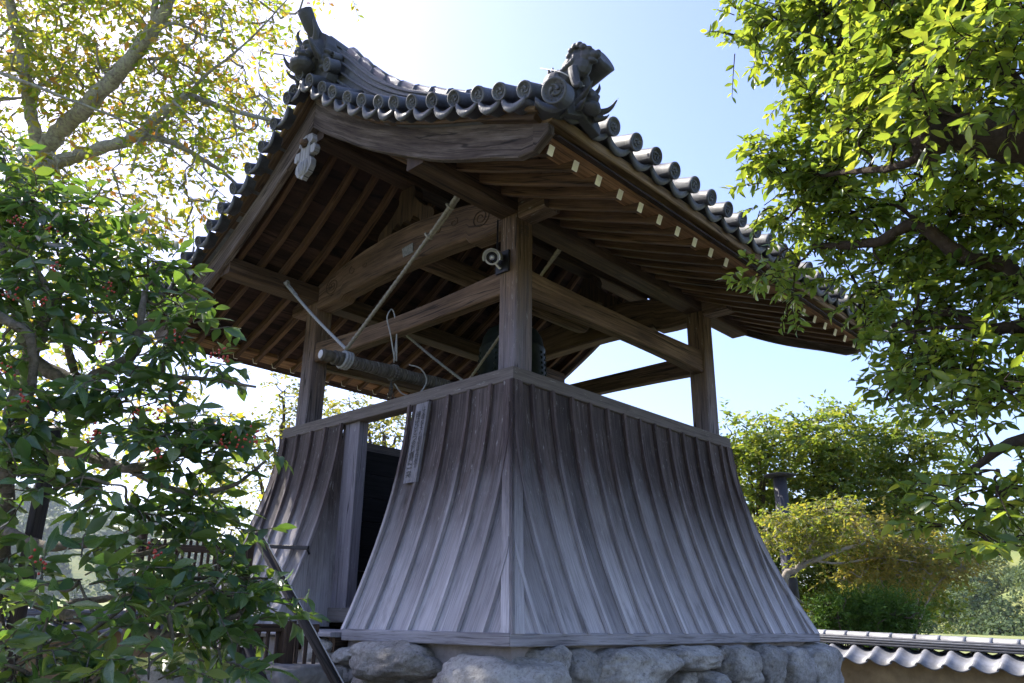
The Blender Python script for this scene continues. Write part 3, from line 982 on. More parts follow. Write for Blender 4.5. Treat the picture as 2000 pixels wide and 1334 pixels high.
def pan_tile(w, sag, L, th=.022, lip=.05):
    """sagging pan tile with a deeper front lip, running to +Y"""
    mb = MB()
    n = 8
    v = []
    for (y, top, bot) in ((0, .004, -lip), (.022, .004, -lip), (.024, 0, -th), (L, 0, -th)):
        for i in range(n + 1):
            x = -w / 2 + w * i / n
            z = -sag * (1 - (2 * x / w) ** 2)
            v.append((x, y, z + top)); 
        for i in range(n + 1):
            x = -w / 2 + w * i / n
            z = -sag * (1 - (2 * x / w) ** 2)
            v.append((x, y, z + bot * (.55 + .45 * (1 - (2 * x / w) ** 2)) if y < .023 else z + bot))
    m = 2 * (n + 1)
    f = []
    for k in range(3):
        for i in range(n):
            a = k * m + i; b = a + m
            f.append((a, a + 1, b + 1, b))
            a2 = k * m + n + 1 + i; b2 = a2 + m
            f.append((a2, b2, b2 + 1, a2 + 1))
        f.append((k * m, k * m + m, k * m + m + n + 1, k * m + n + 1))
        f.append((k * m + n, k * m + 2 * n + 1, k * m + m + 2 * n + 1, k * m + m + n))
    for i in range(n):
        f.append((i, n + 1 + i, n + 2 + i, i + 1))
    mb.add(v, f, None, True)
    return mb.mesh('pan_tile')
me_eave = disc_tile(.066, .34); me_verge = disc_tile(.060, .36); me_corner = disc_tile(.084, .13)
me_pan = pan_tile(.25, .055, .34); me_vpan = pan_tile(.215, .05, .36)
for me in (me_eave, me_verge, me_corner, me_pan, me_vpan):
    me.materials.append(M['roof_tile'])
def place(name, me, loc, axis, parent, roll=0.0):
    """axis: direction the tile's disc faces"""
    o = bpy.data.objects.new(name, me)
    a = Vector(axis).normalized()
    yv = -a
    zv = Vector((0, 0, 1)); zv = (zv - yv * zv.dot(yv)).normalized()
    xv = yv.cross(zv)
    R3 = Matrix((xv, yv, zv)).transposed()
    if roll: R3 = R3 @ Matrix.Rotation(roll, 3, 'Y')
    o.matrix_local = Matrix.Translation(loc) @ R3.to_4x4()
    o.parent = parent
    COL.objects.link(o)
    return o
slope_e = -1.0186 + .5078 * 2.9 - .1038 * 2.9 ** 2
CX = [-2.385 + .2535 * k for k in range(20)]
for sy in (-1, 1):
    for k, x in enumerate(CX):
        j = random.uniform(-.012, .012)
        place('round_eave_tile', me_eave, (x + j, sy * (2.992 + random.uniform(-.008, .008)), 3.292 + random.uniform(-.005, .005)), (0, sy, slope_e * .75), ROOF, random.uniform(-3, 3))
        # the row of barrel tiles climbing the slope behind it
        mbr = MB()
        y = 2.64
        while y > .2:
            y0 = max(y - .29, .12)
            tube(mbr, [(x, sy * y, P(y) + .045 + .012), (x, sy * y0, P(y0) + .045)], [.066, .060], 10)
            y = y0 + .012
            if y0 <= .121: break
        mbr.build('barrel_tile_row', 'roof_tile', ROOF)
    for k in range(21):
        x = CX[0] - .1267 + .2535 * k
        place('eave_pan_tile', me_pan, (x, sy * 2.945, 3.258), (0, sy, slope_e * .8), ROOF)
VY = [.0, .19, .395, .60, .81, 1.03, 1.25, 1.466, 1.69, 1.925, 2.16, 2.39, 2.61, 2.82]
for sx in (-1, 1):
    for sy in (-1, 1):
        for k, y in enumerate(VY):
            if k == 0 and sy > 0: continue
            place('round_verge_tile', me_verge, (sx * (2.855 + random.uniform(-.012, .012)), sy * (y + random.uniform(-.008, .008)) + (.04 if k == 0 else 0), P(y) + (.02 if k == 0 else .006)), (sx, 0, -.38), ROOF, random.uniform(-3, 3))
            if k:
                ym = (y + VY[k - 1]) / 2
                o = place('verge_pan_tile', me_vpan, (sx * 2.835, sy * ym, P(ym) - .03), (sx, 0, -.06), ROOF)
                sl = math.atan(-1.0186 + .5078 * ym - .1038 * ym * ym)
                o.matrix_local = Matrix.Translation((sx * 2.835, sy * ym, P(ym) - .035)) @ Matrix.Rotation(sy * sl, 4, 'X') @ Matrix.Rotation(math.pi / 2 * (-1 if sx < 0 else 1), 4, 'Z')
        place('corner_tile', me_corner, (sx * 2.875, sy * 3.085, 3.115), (sx, sy * .25, -.3), ROOF)
        place('corner_pan_tile', me_vpan, (sx * 2.74, sy * 2.96, 3.20), (sx, sy * 1.0, -.1), ROOF)

# descending ridges along the gables
TY = [(.30, .62), (.50, .56), (.8, .46), (1.26, .37), (1.59, .335), (1.89, .29), (2.17, .262), (2.43, .245), (2.80, .27)]
def ridge_h(y): return float(np.interp(y, [a for a, b in TY], [b for a, b in TY]))
for sx in (-1, 1):
    for sy in (-1, 1):
        xr = sx * 2.50
        ys = np.linspace(.22, 2.84, 20)
        mb = MB()
        layers = [(.26, -.04, .05), (.17, .05, None)]
        v, f = [], []
        # core
        for y in ys:
            h = ridge_h(y)
            for dx, zz in ((-.085, -.05), (-.085, h - .085), (.085, h - .085), (.085, -.05)):
                v.append((xr + dx, sy * y, P(y) + zz))
        for i in range(len(ys) - 1):
            for j in range(4):
                f.append((i * 4 + j, i * 4 + (j + 1) % 4, i * 4 + 4 + (j + 1) % 4, i * 4 + 4 + j))
        f += [(3, 2, 1, 0), tuple(len(ys) * 4 - 4 + j for j in range(4))]
        if sy < 0: f = [q[::-1] for q in f]
        mb.add(v, f)
        core = mb.build('descending_ridge', 'roof_tile', ROOF)
        for q, (wd, fr) in enumerate(((.25, .30), (.235, .50), (.22, .70), (.205, .86))):
            path = [(xr, sy * y, P(y) + fr * (ridge_h(y) - .07)) for y in ys]
            sweep(MB(), path, octprof(wd, .022, .006)).build('ridge_layer_tile', 'roof_tile', ROOF)
        n = 12
        for k in range(n):
            ya = .28 + (2.80 - .28) * k / n; yb = ya + (2.80 - .28) / n + .02
            za, zb = P(ya) + ridge_h(ya) - .07, P(min(yb, 2.84)) + ridge_h(yb) - .07
            tube(MB(), [(xr, sy * ya, za), (xr, sy * (yb - .035), zb + .004), (xr, sy * (yb - .03), zb), (xr, sy * yb, zb)], [.062, .066, .076, .077], 10).build('ridge_cap_tile', 'roof_tile', ROOF)
        for k in range(9):
            y = .75 + k * .14
            place('small_crest_tile', me_verge, (xr + sx * .125, sy * y, P(y) + .17 * ridge_h(y) + .03), (sx, 0, 0), ROOF).scale = (.5, .35, .5)
# main ridge
for q, (wd, z) in enumerate(((.34, 4.98), (.30, 5.06), (.28, 5.13), (.26, 5.20), (.25, 5.27))):
    path = [(x, 0, z + .05 * (abs(x) / 2.5) ** 2.5) for x in np.linspace(-2.62, 2.62, 18)]
    sweep(MB(), path, octprof(wd, .03, .008)).build('ridge_layer_tile', 'roof_tile', ROOF)
sweep(MB(), [(x, 0, 5.06 + .05 * (abs(x) / 2.5) ** 2.5) for x in np.linspace(-2.62, 2.62, 18)], octprof(.22, .44, .01)).build('main_ridge', 'roof_tile', ROOF)
for k in range(20):
    xa = -2.62 + 5.24 * k / 20; xb = xa + .27
    g = lambda x: 5.32 + .06 * (abs(x) / 2.5) ** 2.5
    tube(MB(), [(xa, 0, g(xa)), (xb, 0, g(min(xb, 2.6)))], [.085, .078], 10).build('ridge_cap_tile', 'roof_tile', ROOF)

def sculpt(mb, name, vox, mat, parent, smooth=2):
    me = mb.mesh(name)
    me.materials.append(M[mat])
    o = bpy.data.objects.new(name, me)
    o.parent = parent
    COL.objects.link(o)
    r = o.modifiers.new('remesh', 'REMESH'); r.mode = 'VOXEL'; r.voxel_size = vox; r.use_smooth_shade = True
    if smooth:
        s_ = o.modifiers.new('smooth', 'SMOOTH'); s_.factor = .5; s_.iterations = smooth
    return o
def horn(mb, pts, r0, r1=.004, n=8):
    pp = catmull(pts, 5)
    tube(mb, pp, [r0 + (r1 - r0) * (i / (len(pp) - 1)) ** 1.2 for i in range(len(pp))], n)
# demon-face ridge end (local: looks towards -X, origin at the foot centre)
mb = MB()
def slab(mb, pl, x0, x1):
    n_ = len(pl)
    v = [(x0, a, b) for a, b in pl] + [(x1, a, b) for a, b in pl]
    mb.add(v, [tuple(range(n_)), tuple(range(2 * n_ - 1, n_ - 1, -1))] + [(i, n_ + i, n_ + (i + 1) % n_, (i + 1) % n_) for i in range(n_)])
hp = [(0, .0), (.30, -.14), (.34, -.08), (.26, .08), (.24, .2), (.25, .36), (.20, .50), (.10, .58), (0, .60)]
slab(mb, hp + [(-a, b) for a, b in hp[::-1][1:-1]], .0, .12)
ell(mb, (-.03, 0, .30), (.13, .19, .22))          # skull
ell(mb, (-.13, 0, .10), (.13, .15, .085))         # lower jaw
ell(mb, (-.17, 0, .235), (.065, .055, .05))       # nose
ell(mb, (-.15, .045, .225), (.045, .035, .035)); ell(mb, (-.15, -.045, .225), (.045, .035, .035))
for sy in (-1, 1):
    ell(mb, (-.12, sy * .075, .345), (.07, .06, .03), (sy * .5, 0, 0))      # brow
    ell(mb, (-.13, sy * .07, .305), (.04, .035, .03))                       # eye
    ell(mb, (-.10, sy * .12, .22), (.07, .05, .05))                         # cheek
    ell(mb, (-.15, sy * .07, .165), (.09, .07, .02))                        # lip
    ell(mb, (.02, sy * .21, .36), (.03, .03, .065))                         # ear
    horn(mb, [(-.06, sy * .10, .40), (-.10, sy * .16, .50), (-.14, sy * .17, .60), (-.12, sy * .15, .68)], .04)
    horn(mb, [(-.05, sy * .2, .16), (-.17, sy * .25, .22), (-.24, sy * .25, .32)], .045)
    horn(mb, [(-.02, sy * .22, .10), (-.10, sy * .28, .12), (-.17, sy * .29, .17)], .035)
    for k in range(4): ell(mb, (.0, sy * (.24 + .02 * k), .02 + .06 * k), (.06, .04, .035))
horn(mb, [(-.20, .06, .14), (-.22, .06, .17), (-.225, .06, .2)], .014); horn(mb, [(-.20, -.06, .14), (-.22, -.06, .17), (-.225, -.06, .2)], .014)
me_demon = None
for sx in (-1, 1):
    o = sculpt(mb, 'demon_face_tile', .008, 'ornament_tile', ROOF) if me_demon is None else None
    if o is None:
        o = obj('demon_face_tile', me_demon, None, ROOF)
        r = o.modifiers.new('remesh', 'REMESH'); r.mode = 'VOXEL'; r.voxel_size = .014; r.use_smooth_shade = True
    me_demon = o.data
    o.location = (sx * 2.73, 0, 4.90); o.scale = (.9, .82, .86)
    if sx > 0: o.rotation_euler = (0, 0, math.pi)
    # long barrel tile rising above it
    mt = MB()
    pp = catmull([(sx * 2.40, 0, 5.30), (sx * 2.60, 0, 5.33), (sx * 2.77, 0, 5.43), (sx * 2.89, 0, 5.60)], 5)
    tube(mt, pp, [.058 + .018 * (i / (len(pp) - 1)) ** 2 for i in range(len(pp))], 14)
    rt = mt.build('rising_barrel_tile', 'ornament_tile', ROOF)
    place('crest_disc', me_verge, (sx * 2.892, 0, 5.603), (sx * .12, 0, .17), rt).scale = (1.15, .12, 1.15)
    for sy in (-1, 1):
        place('scroll_end_tile', me_corner, (sx * 2.76, sy * .28, 4.90), (sx, -sy * .1, -.25), ROOF).scale = (.8, .9, .8)
        place('scroll_end_tile', me_eave, (sx * 2.70, sy * .25, 5.05), (sx, 0, -.25), ROOF).scale = (.7, .8, .7)
# lion and lower demon tile at the foot of each descending ridge (local: looks towards -Y)
ml = MB()
ell(ml, (0, .06, .10), (.085, .15, .085), (-.35, 0, 0))       # trunk
ell(ml, (0, -.06, .17), (.085, .10, .10))                     # chest
ell(ml, (0, -.03, .24), (.088, .085, .10)); ell(ml, (0, .03, .19), (.075, .09, .085))
ell(ml, (0, -.10, .26), (.075, .085, .075))                   # head
ell(ml, (0, -.175, .255), (.05, .055, .035), (.2, 0, 0))      # snout
ell(ml, (0, -.165, .21), (.042, .05, .02), (.35, 0, 0))       # jaw
ell(ml, (0, -.205, .275), (.026, .02, .02))
for sx in (-1, 1):
    ell(ml, (sx * .045, -.135, .30), (.028, .035, .022))
    horn(ml, [(sx * .05, -.07, .31), (sx * .065, -.06, .35), (sx * .06, -.04, .375)], .022)
    ell(ml, (sx * .085, .13, .06), (.05, .085, .075))
    horn(ml, [(sx * .07, -.05, .13), (sx * .085, -.09, .05), (sx * .08, -.13, -.03), (sx * .08, -.17, -.04)], .045, .028)
    horn(ml, [(sx * .085, .12, .03), (sx * .09, .06, -.01), (sx * .09, .02, -.03)], .04, .03)
    for k in range(6):
        a = k * .55 - .4
        ell(ml, (sx * (.06 + .02 * math.sin(a)), -.05 + .075 * math.cos(a), .25 + .085 * math.sin(a)), (.03, .03, .028))
        ell(ml, (sx * .075, -.03 + .022 * k, .20 - .018 * k), (.028, .024, .026))
for k in range(5):
    ell(ml, (0, -.06 + .035 * k, .33 - .035 * k), (.03, .03, .03))
    ell(ml, (.02 * (-1) ** k, .0 + .045 * k, .27 - .04 * k), (.05, .035, .035))
for a, L in ((0, .15), (-.5, .11), (.5, .11)):
    horn(ml, [(0, .19, .10), (a * .06, .22, .10 + L * .6), (a * .10, .21 + .02, .10 + L)], .035)
md_ = MB()
hp = [(0, -.02), (.20, -.10), (.22, -.04), (.17, .06), (.16, .16), (.12, .24), (0, .26)]
n_ = None
def slab_y(mb, pl, y0, y1):
    k = len(pl)
    v = [(a, y0, b) for a, b in pl] + [(a, y1, b) for a, b in pl]
    mb.add(v, [tuple(range(k))[::-1], tuple(range(k, 2 * k))] + [(i, (i + 1) % k, k + (i + 1) % k, k + i) for i in range(k)])
slab_y(md_, hp + [(-a, b) for a, b in hp[::-1][1:-1]], 0, .08)
ell(md_, (0, -.03, .12), (.12, .08, .12)); ell(md_, (0, -.10, .09), (.035, .04, .03)); ell(md_, (0, -.07, .02), (.09, .07, .05))
for sx in (-1, 1):
    ell(md_, (sx * .05, -.085, .15), (.035, .03, .02)); ell(md_, (sx * .07, -.06, .09), (.035, .04, .03))
    horn(md_, [(sx * .10, -.02, .05), (sx * .15, -.13, .06), (sx * .16, -.22, .14)], .035)
    horn(md_, [(sx * .10, -.02, -.01), (sx * .14, -.09, -.01), (sx * .15, -.14, .02)], .028)
    horn(md_, [(sx * .06, -.05, .18), (sx * .08, -.09, .24), (sx * .07, -.10, .29)], .025)
lion_me = demon2_me = None
for sx in (-1, 1):
    for sy in (-1, 1):
        if lion_me is None:
            lo = sculpt(ml, 'lion_ornament', .006, 'ornament_tile', ROOF, 1); lion_me = lo.data
            do = sculpt(md_, 'eave_demon_tile', .010, 'ornament_tile', ROOF, 1); demon2_me = do.data
        else:
            lo = obj('lion_ornament', lion_me, None, ROOF); do = obj('eave_demon_tile', demon2_me, None, ROOF)
            for o in (lo, do):
                r = o.modifiers.new('remesh', 'REMESH'); r.mode = 'VOXEL'; r.voxel_size = .014; r.use_smooth_shade = True
        lo.location = (sx * 2.58, sy * 2.97, 3.35); lo.scale = (.72, .88, .78)
        do.location = (sx * 2.45, sy * 2.98, 3.22); do.scale = (.8, .85, .8)
        do.rotation_euler = (0, 0, 0 if sy < 0 else math.pi); lo.rotation_euler = (.28, 0, 0 if sy < 0 else math.pi)
        mt = MB()
        pp = catmull([(sx * 2.42, sy * 2.80, 3.46), (sx * 2.42, sy * 2.98, 3.50), (sx * 2.42, sy * 3.14, 3.57)], 5)
        tube(mt, pp, [.055 + .03 * (i / (len(pp) - 1)) ** 2 for i in range(len(pp))], 14)
        rt = mt.build('rising_barrel_tile', 'ornament_tile', ROOF)
        place('crest_disc', me_verge, (sx * 2.42, sy * 3.145, 3.572), (0, sy, .35), rt).scale = (1.35, .15, 1.35)
        if sy < 0 and sx < 0:
            tube(MB(), catmull([(-2.6, -2.74, 3.62), (-2.66, -2.98, 3.42), (-2.55, -3.06, 3.34), (-2.45, -3.02, 3.5), (-2.4, -3.0, 3.36)], 6), .004, 5).build('tie_wire', 'copper_wire', ROOF)

# ================================================================== bell
BELL = thing('bronze_bell', 'dark green bronze temple bell hanging behind the near corner post', 'bell')
bx, by = .02, -.02
prof = [(.385, 2.02), (.40, 2.02), (.405, 2.06), (.39, 2.10), (.385, 2.22), (.395, 2.235), (.395, 2.25), (.382, 2.265), (.372, 2.52), (.38, 2.535), (.378, 2.56), (.367, 2.575), (.352, 2.90), (.36, 2.915), (.356, 2.935), (.345, 2.95), (.325, 3.05), (.28, 3.13), (.20, 3.175), (.10, 3.19), (.05, 3.19)]
o = lathe(MB(), prof, 40, (bx, by, 0)).build('bell_body', 'bronze', BELL)
for q in range(4):
    for i in range(4):
        for j in range(5):
            a = q * math.pi / 2 + .25 + i * .27
            z = 2.62 + j * .058
            r = .367 - (z - 2.575) * .046
            mbx = MB()
            ell(mbx, (bx + r * math.cos(a), by + r * math.sin(a), z), (.017, .017, .017), None, 6, 4)
            mbx.build('bell_boss', 'bronze', BELL)
tube(MB(), catmull([(bx - .12, by, 3.18), (bx - .11, by, 3.30), (bx, by, 3.38), (bx + .11, by, 3.30), (bx + .12, by, 3.18)], 6), .035, 8).build('crown_loop', 'bronze', BELL)
tube(MB(), catmull([(bx, by - .10, 3.36), (bx, by - .13, 3.53), (bx, by, 3.66), (bx, by + .13, 3.5), (bx, by + .10, 3.36), (bx, by, 3.335), (bx, by - .10, 3.36)], 6), .02, 8).build('hanger', 'iron', BELL)

# ================================================================== striking log and its ropes
LOG = thing('striking_log', 'rope-wrapped wooden striking log hung level below the gable beam', 'striking log')
a, b = np.array([-2.28, .10, 2.325]), np.array([-.50, .02, 2.34])
N = 420
path, rad = [], []
for i in range(N + 1):
    s_ = i / N
    path.append(a + (b - a) * s_)
    d = s_ * np.linalg.norm(b - a)
    if d < .012: r = .042
    elif d < .13: r = .051 + .003 * math.sin(d * 90)
    elif d < 1.62: r = .056 + .006 * abs(math.sin(d * 95 + 2 * math.sin(d * 17))) + .005 * math.sin(d * 11)
    else: r = .06
    rad.append(r)
tube(MB(), path[:32], rad[:32], 16).build('log_end', 'log_wood', LOG)
tube(MB(), [path[0] - (path[1] - path[0]) * .8, path[0] - (path[1] - path[0]) * .05], [.038, .040], 16).build('cut_face', 'wood_grey', LOG)
tube(MB(), path[30:385], rad[30:385], 18).build('rope_wrapping', 'rope_old', LOG)
tube(MB(), path[383:], rad[383:], 16).build('log_tip', 'log_wood', LOG)
def rope(name, pts, r, mat, parent, k=40, twist=110, amp=.16, lobes=3, sides=9):
    pp = catmull(pts, k)
    return tube(MB(), pp, r, sides, lobes=lobes, twist=twist, amp=amp).build(name, mat, parent)
tie1 = np.array([-2.03, .088, 2.43]); tie2 = np.array([-.60, .026, 2.42])
def on_seg(p, q, s_): return p + (q - p) * s_
top1 = np.array([-2.08, -1.375, 3.40]); top2 = np.array([-2.0, 1.372, 3.47])
rope('rope', [tie1, on_seg(tie1, top1, .5) - [0, 0, .015], top1], .0165, 'rope_pale', LOG, 75)
rope('rope', [tie1, on_seg(tie1, top2, .5) - [0, 0, .02], top2], .0145, 'rope_white', LOG, 75, 150)
for dy in (0, .03):
    rope('rope_loop', [top1 + [dy, 0, .02], on_seg(top1, tie1, .12) + [dy, .0, .0], on_seg(top1, tie1, .24) + [dy * .3, 0, -.02]], .014, 'rope_pale', LOG, 20)
for f_ in (.06, .24):
    c = on_seg(top1, tie1, f_)
    tube(MB(), [c + [.03 * math.cos(t), .012 * math.sin(t) * 2, .03 * math.sin(t)] for t in np.linspace(0, 6.6, 14)], .010, 6).build('rope_knot', 'rope_pale', LOG)
for (pa, tp, mat) in ((top2, tie1, 'rope_white'),):
    c = on_seg(pa, tp, .05)
    tube(MB(), [c + [.028 * math.cos(t), .02 * math.cos(t), .03 * math.sin(t) + .02] for t in np.linspace(0, 6.4, 16)], .011, 6).build('rope_knot', mat, LOG)
    rope('rope_loop', [on_seg(pa, tp, .02) + [.02, 0, .01], on_seg(pa, tp, .12) + [.02, 0, 0], on_seg(pa, tp, .2)], .012, mat, LOG, 16)
    c = on_seg(pa, tp, .19)
    tube(MB(), [c + [.022 * math.cos(t), .014 * math.sin(t), .022 * math.sin(t)] for t in np.linspace(0, 12.5, 26)], .008, 6).build('rope_knot', 'rope_white', LOG)
t3 = np.array([-.80, -1.375, 3.40]); t4 = np.array([-.45, 1.375, 3.385])
rope('rope', [tie2, on_seg(tie2, t3, .5) - [0, 0, .015], t3], .014, 'rope_pale', LOG, 70)
rope('rope', [tie2, on_seg(tie2, t4, .5) - [0, 0, .015], t4], .014, 'rope_white', LOG, 60)
rope('rope_loop', [on_seg(t3, tie2, .22), t3 + [.03, 0, 0]], .012, 'rope_pale', LOG, 30)
# windings round the log at the hanging points
for c0, n0 in ((np.array([-2.03, .088, 2.327]), 3), (np.array([-.60, .026, 2.338]), 3)):
    for k in range(n0):
        cx = c0 + [(k - 1) * .03, 0, 0]
        tube(MB(), [cx + [.012 * math.sin(t), .073 * math.cos(t), .073 * math.sin(t)] for t in np.linspace(0, 6.30, 60)], .0135, 8, lobes=3, twist=150, amp=.14).build('rope_winding', 'rope_white', LOG)
# pull rope looped round the log
q0 = np.array([-1.52, .066, 2.33])
for k in range(2):
    cx = q0 + [k * .03, 0, 0]
    tube(MB(), [cx + [0, .072 * math.cos(t), .072 * math.sin(t)] for t in np.linspace(0, 6.30, 40)], .010, 6).build('rope_winding', 'rope_old', LOG)
rope('pull_rope', [q0 + [0, -.03, .11], q0 + [-.06, -.02, .35], q0 + [-.10, 0, .52], q0 + [-.05, .0, .62], q0 + [-.02, -.03, .50], q0 + [0, -.04, .30], q0 + [.02, -.03, .11]], .0065, 'rope_white', LOG, 12)
rope('pull_rope', [q0 + [.03, .02, .11], q0 + [.045, .02, .44]], .007, 'rope_white', LOG, 20)
rope('pull_rope', [q0 + [.02, -.02, -.11], q0 + [.12, -.03, -.19], q0 + [.27, -.06, -.17], q0 + [.34, -.10, -.03], q0 + [.27, -.09, .08], q0 + [.18, -.02, .115]], .0065, 'rope_white', LOG, 12)
for k in range(9):
    e = q0 + [random.uniform(-.03, .03), random.uniform(-.03, .03), -.24 + random.uniform(-.03, .03)]
    tube(MB(), [q0 + [0, 0, -.075], (q0 + e) / 2 + [random.uniform(-.02, .02), 0, -.05], e], .005, 4).build('rope_strand', 'rope_old', LOG)

# ================================================================== security camera on the near post
CAMT = thing('security_camera', 'small white security camera on the left side of the near post', 'security camera')
pc = np.array([-1.71, -1.44, 2.965]); dirv = np.array([-.72, -.52, -.42]); dirv = dirv / np.linalg.norm(dirv)
bar('mounting_plate', (-1.592, -1.43, 2.87), (-1.592, -1.43, 3.06), .02, .15, 'iron', CAMT, .003, up=(0, 1, 0))
tube(MB(), [pc - dirv * .09, pc + dirv * .075], .052, 20).build('camera_body', 'steel', CAMT)
tube(MB(), [pc + dirv * .074, pc + dirv * .092], [.062, .062], 24).build('front_ring', 'plastic_white', CAMT)
tube(MB(), [pc + dirv * .091, pc + dirv * .096], [.047, .047], 20).build('lens_window', 'lens_glass', CAMT)
tube(MB(), [pc + dirv * .095, pc + dirv * .100], [.022, .022], 14).build('lens', 'steel', CAMT)
v, f = [], []
sd = np.cross(dirv, [0, 0, 1]); sd /= np.linalg.norm(sd); uu = np.cross(sd, dirv)
for (d, wv) in ((-.10, .95), (.135, 1.05)):
    for t in np.linspace(-.35, math.pi + .35, 11):
        for rr in (.066, .071):
            v.append(pc + dirv * d + (sd * math.cos(t) + uu * math.sin(t)) * rr * wv)
m_ = 22
for i in range(10):
    for s_ in (0, 1):
        f.append((2 * i + s_, 2 * i + 2 + s_, m_ + 2 * i + 2 + s_, m_ + 2 * i + s_))
    f.append((2 * i, 2 * i + 2, 2 * i + 3, 2 * i + 1)); f.append((m_ + 2 * i, m_ + 2 * i + 2, m_ + 2 * i + 3, m_ + 2 * i + 1))
MB().add(v, f, None, True).build('sun_visor', 'plastic_white', CAMT)
tube(MB(), catmull([pc - dirv * .07, pc - dirv * .08 + [0.02, 0, -.05], (-1.60, -1.42, 2.905)], 5), .016, 8).build('bracket_arm', 'steel', CAMT)
tube(MB(), [(-1.60, -1.37, 3.38), (-1.60, -1.37, 3.02), (-1.62, -1.39, 2.99)], .008, 6).build('cable', 'iron', CAMT)

# ================================================================== wooden plaque with brush writing
PL = thing('wooden_plaque', 'narrow grey wooden plaque with vertical brush writing beside the doorway', 'plaque')
p_tl, p_tr = np.array([-1.712, -.555, 1.872]), np.array([-1.712, -.712, 1.872])
p_bl, p_br = np.array([-1.80, -.545, 1.19]), np.array([-1.80, -.702, 1.19])
th = np.array([.028, 0, .004])
v = [p_tl, p_tr, p_br, p_bl, p_tl + th, p_tr + th, p_br + th, p_bl + th]
f = [(0, 3, 2, 1), (4, 5, 6, 7), (0, 1, 5, 4), (1, 2, 6, 5), (2, 3, 7, 6), (3, 0, 4, 7)]
uv = [[(v[i][1], v[i][2]) for i in ff] for ff in f]
pb = MB().add(v, f, uv).build('plaque_board', 'wood_plaque', PL)
def writing(text, ytop, size, zt, gap):
    cu = bpy.data.curves.new('writing', 'FONT')
    cu.body = '\n'.join(text); cu.size = size; cu.space_line = gap; cu.align_x = 'CENTER'
    to = bpy.data.objects.new('writing_tmp', cu); COL.objects.link(to)
    bpy.context.view_layer.update()
    dg = bpy.context.evaluated_depsgraph_get()
    me = bpy.data.meshes.new_from_object(to.evaluated_get(dg))
    bpy.data.objects.remove(to)
    o = bpy.data.objects.new('writing', me)
    me.materials.clear(); me.materials.append(M['ink'])
    down = (p_bl - p_tl); down = down / np.linalg.norm(down)
    X = Vector((0, -1, 0)); Y = Vector(-down); Z = X.cross(Y)
    pos = Vector(p_tl + down * zt) + Vector((0, ytop, 0)) + Z * .003
    o.matrix_local = Matrix.Translation(pos) @ Matrix((X, Y, Z)).transposed().to_4x4()
    o.parent = pb
    COL.objects.link(o)
try:
    writing('上る鐘必ず下り有縁諸霊供養す', -.118, .048, .07, .80)
    writing('鐘はひとつ念じ静に一突', -.05, .062, .12, .84)
except Exception as e:
    print('writing skipped', e)
def post_mark(text, x, z, size):
    cu = bpy.data.curves.new('writing', 'FONT'); cu.body = '\n'.join(text); cu.size = size; cu.space_line = .8; cu.align_x = 'CENTER'
    to = bpy.data.objects.new('writing_tmp', cu); COL.objects.link(to)
    bpy.context.view_layer.update()
    me = bpy.data.meshes.new_from_object(to.evaluated_get(bpy.context.evaluated_depsgraph_get())); bpy.data.objects.remove(to)
    me.materials.clear(); me.materials.append(M['ink'])
    o = bpy.data.objects.new('faded_writing', me); o.parent = T
    o.matrix_local = Matrix.Translation((x, -1.5835, z)) @ Matrix.Rotation(math.pi / 2, 4, 'X')
    COL.objects.link(o)
try:
    post_mark('大正', -1.535, 3.25, .055); post_mark('中上', -1.465, 3.26, .06)
except Exception as e:
    print('marks skipped', e)
# old paper slip on the rainbow beam and faint votive slips on the post
PS = MB()
pp = [on(785, 486, 0, -1.583), on(806, 474, 0, -1.583), on(807, 492, 0, -1.583), on(787, 503, 0, -1.583)]
PS.add(pp, [(0, 3, 2, 1)])
ps = PS.build('paper_slip', 'paper'); sm = ps.modifiers.new('solid', 'SOLIDIFY'); sm.thickness = .002
tag(ps, 'torn pale paper slip stuck on the carved gable beam', 'paper slip')
# ================================================================== stone base of the tower
random.seed(23)
_ico = {}
def icos(sub):
    if sub not in _ico:
        bm = bmesh.new(); bmesh.ops.create_icosphere(bm, subdivisions=sub, radius=1)
        _ico[sub] = ([v.co.copy() for v in bm.verts], [[v.index for v in f.verts] for f in bm.faces]); bm.free()
    return _ico[sub]
def boulder(name, c, h, mat, parent, sub=4, rough=.16, e=.86, rz=0.0, seed=None):
    vs, fs = icos(sub)
    sd = Vector((random.uniform(-50, 50), random.uniform(-50, 50), random.uniform(-50, 50)))
    planes = [(Vector((random.gauss(0, 1), random.gauss(0, 1), random.gauss(0, 1))).normalized(), random.uniform(.80, 1.0)) for _ in range(5)]
    out = []
    ca, sa = math.cos(rz), math.sin(rz)
    for p in vs:
        q = Vector([math.copysign(abs(t) ** e, t) for t in p])
        q = q / (max(abs(q.x), abs(q.y), abs(q.z)) ** .22)
        for nrm, dd in planes:
            k = q.dot(nrm)
            if k > dd: q = q - nrm * (k - dd) * .8
        n1 = noise.noise(p * 1.3 + sd) * rough * 1.0 + noise.noise(p * 3.1 + sd) * rough * .6 + noise.noise(p * 8 + sd) * rough * .22 + noise.noise(p * 19 + sd) * rough * .17 + (noise.noise(p * 38 + sd) * rough * .12 if sub > 3 else 0)
        q = q * (1 + n1)
        x, y, z = q.x * h[0], q.y * h[1], q.z * h[2]
        out.append((x * ca - y * sa, x * sa + y * ca, z))
    mb = MB().add(out, fs, None, True)
    o = mb.build(name, mat, parent, c)
    return o
BASE = thing('boulder_foundation', 'low base of rounded grey boulders under the bell tower', 'stone base')
v = [(-2.10, -2.06, GZ - .1), (2.10, -2.06, GZ - .1), (2.10, 2.06, GZ - .1), (-2.10, 2.06, GZ - .1), (-2.10, -2.06, 0), (2.10, -2.06, 0), (2.10, 2.06, 0), (-2.10, 2.06, 0)]
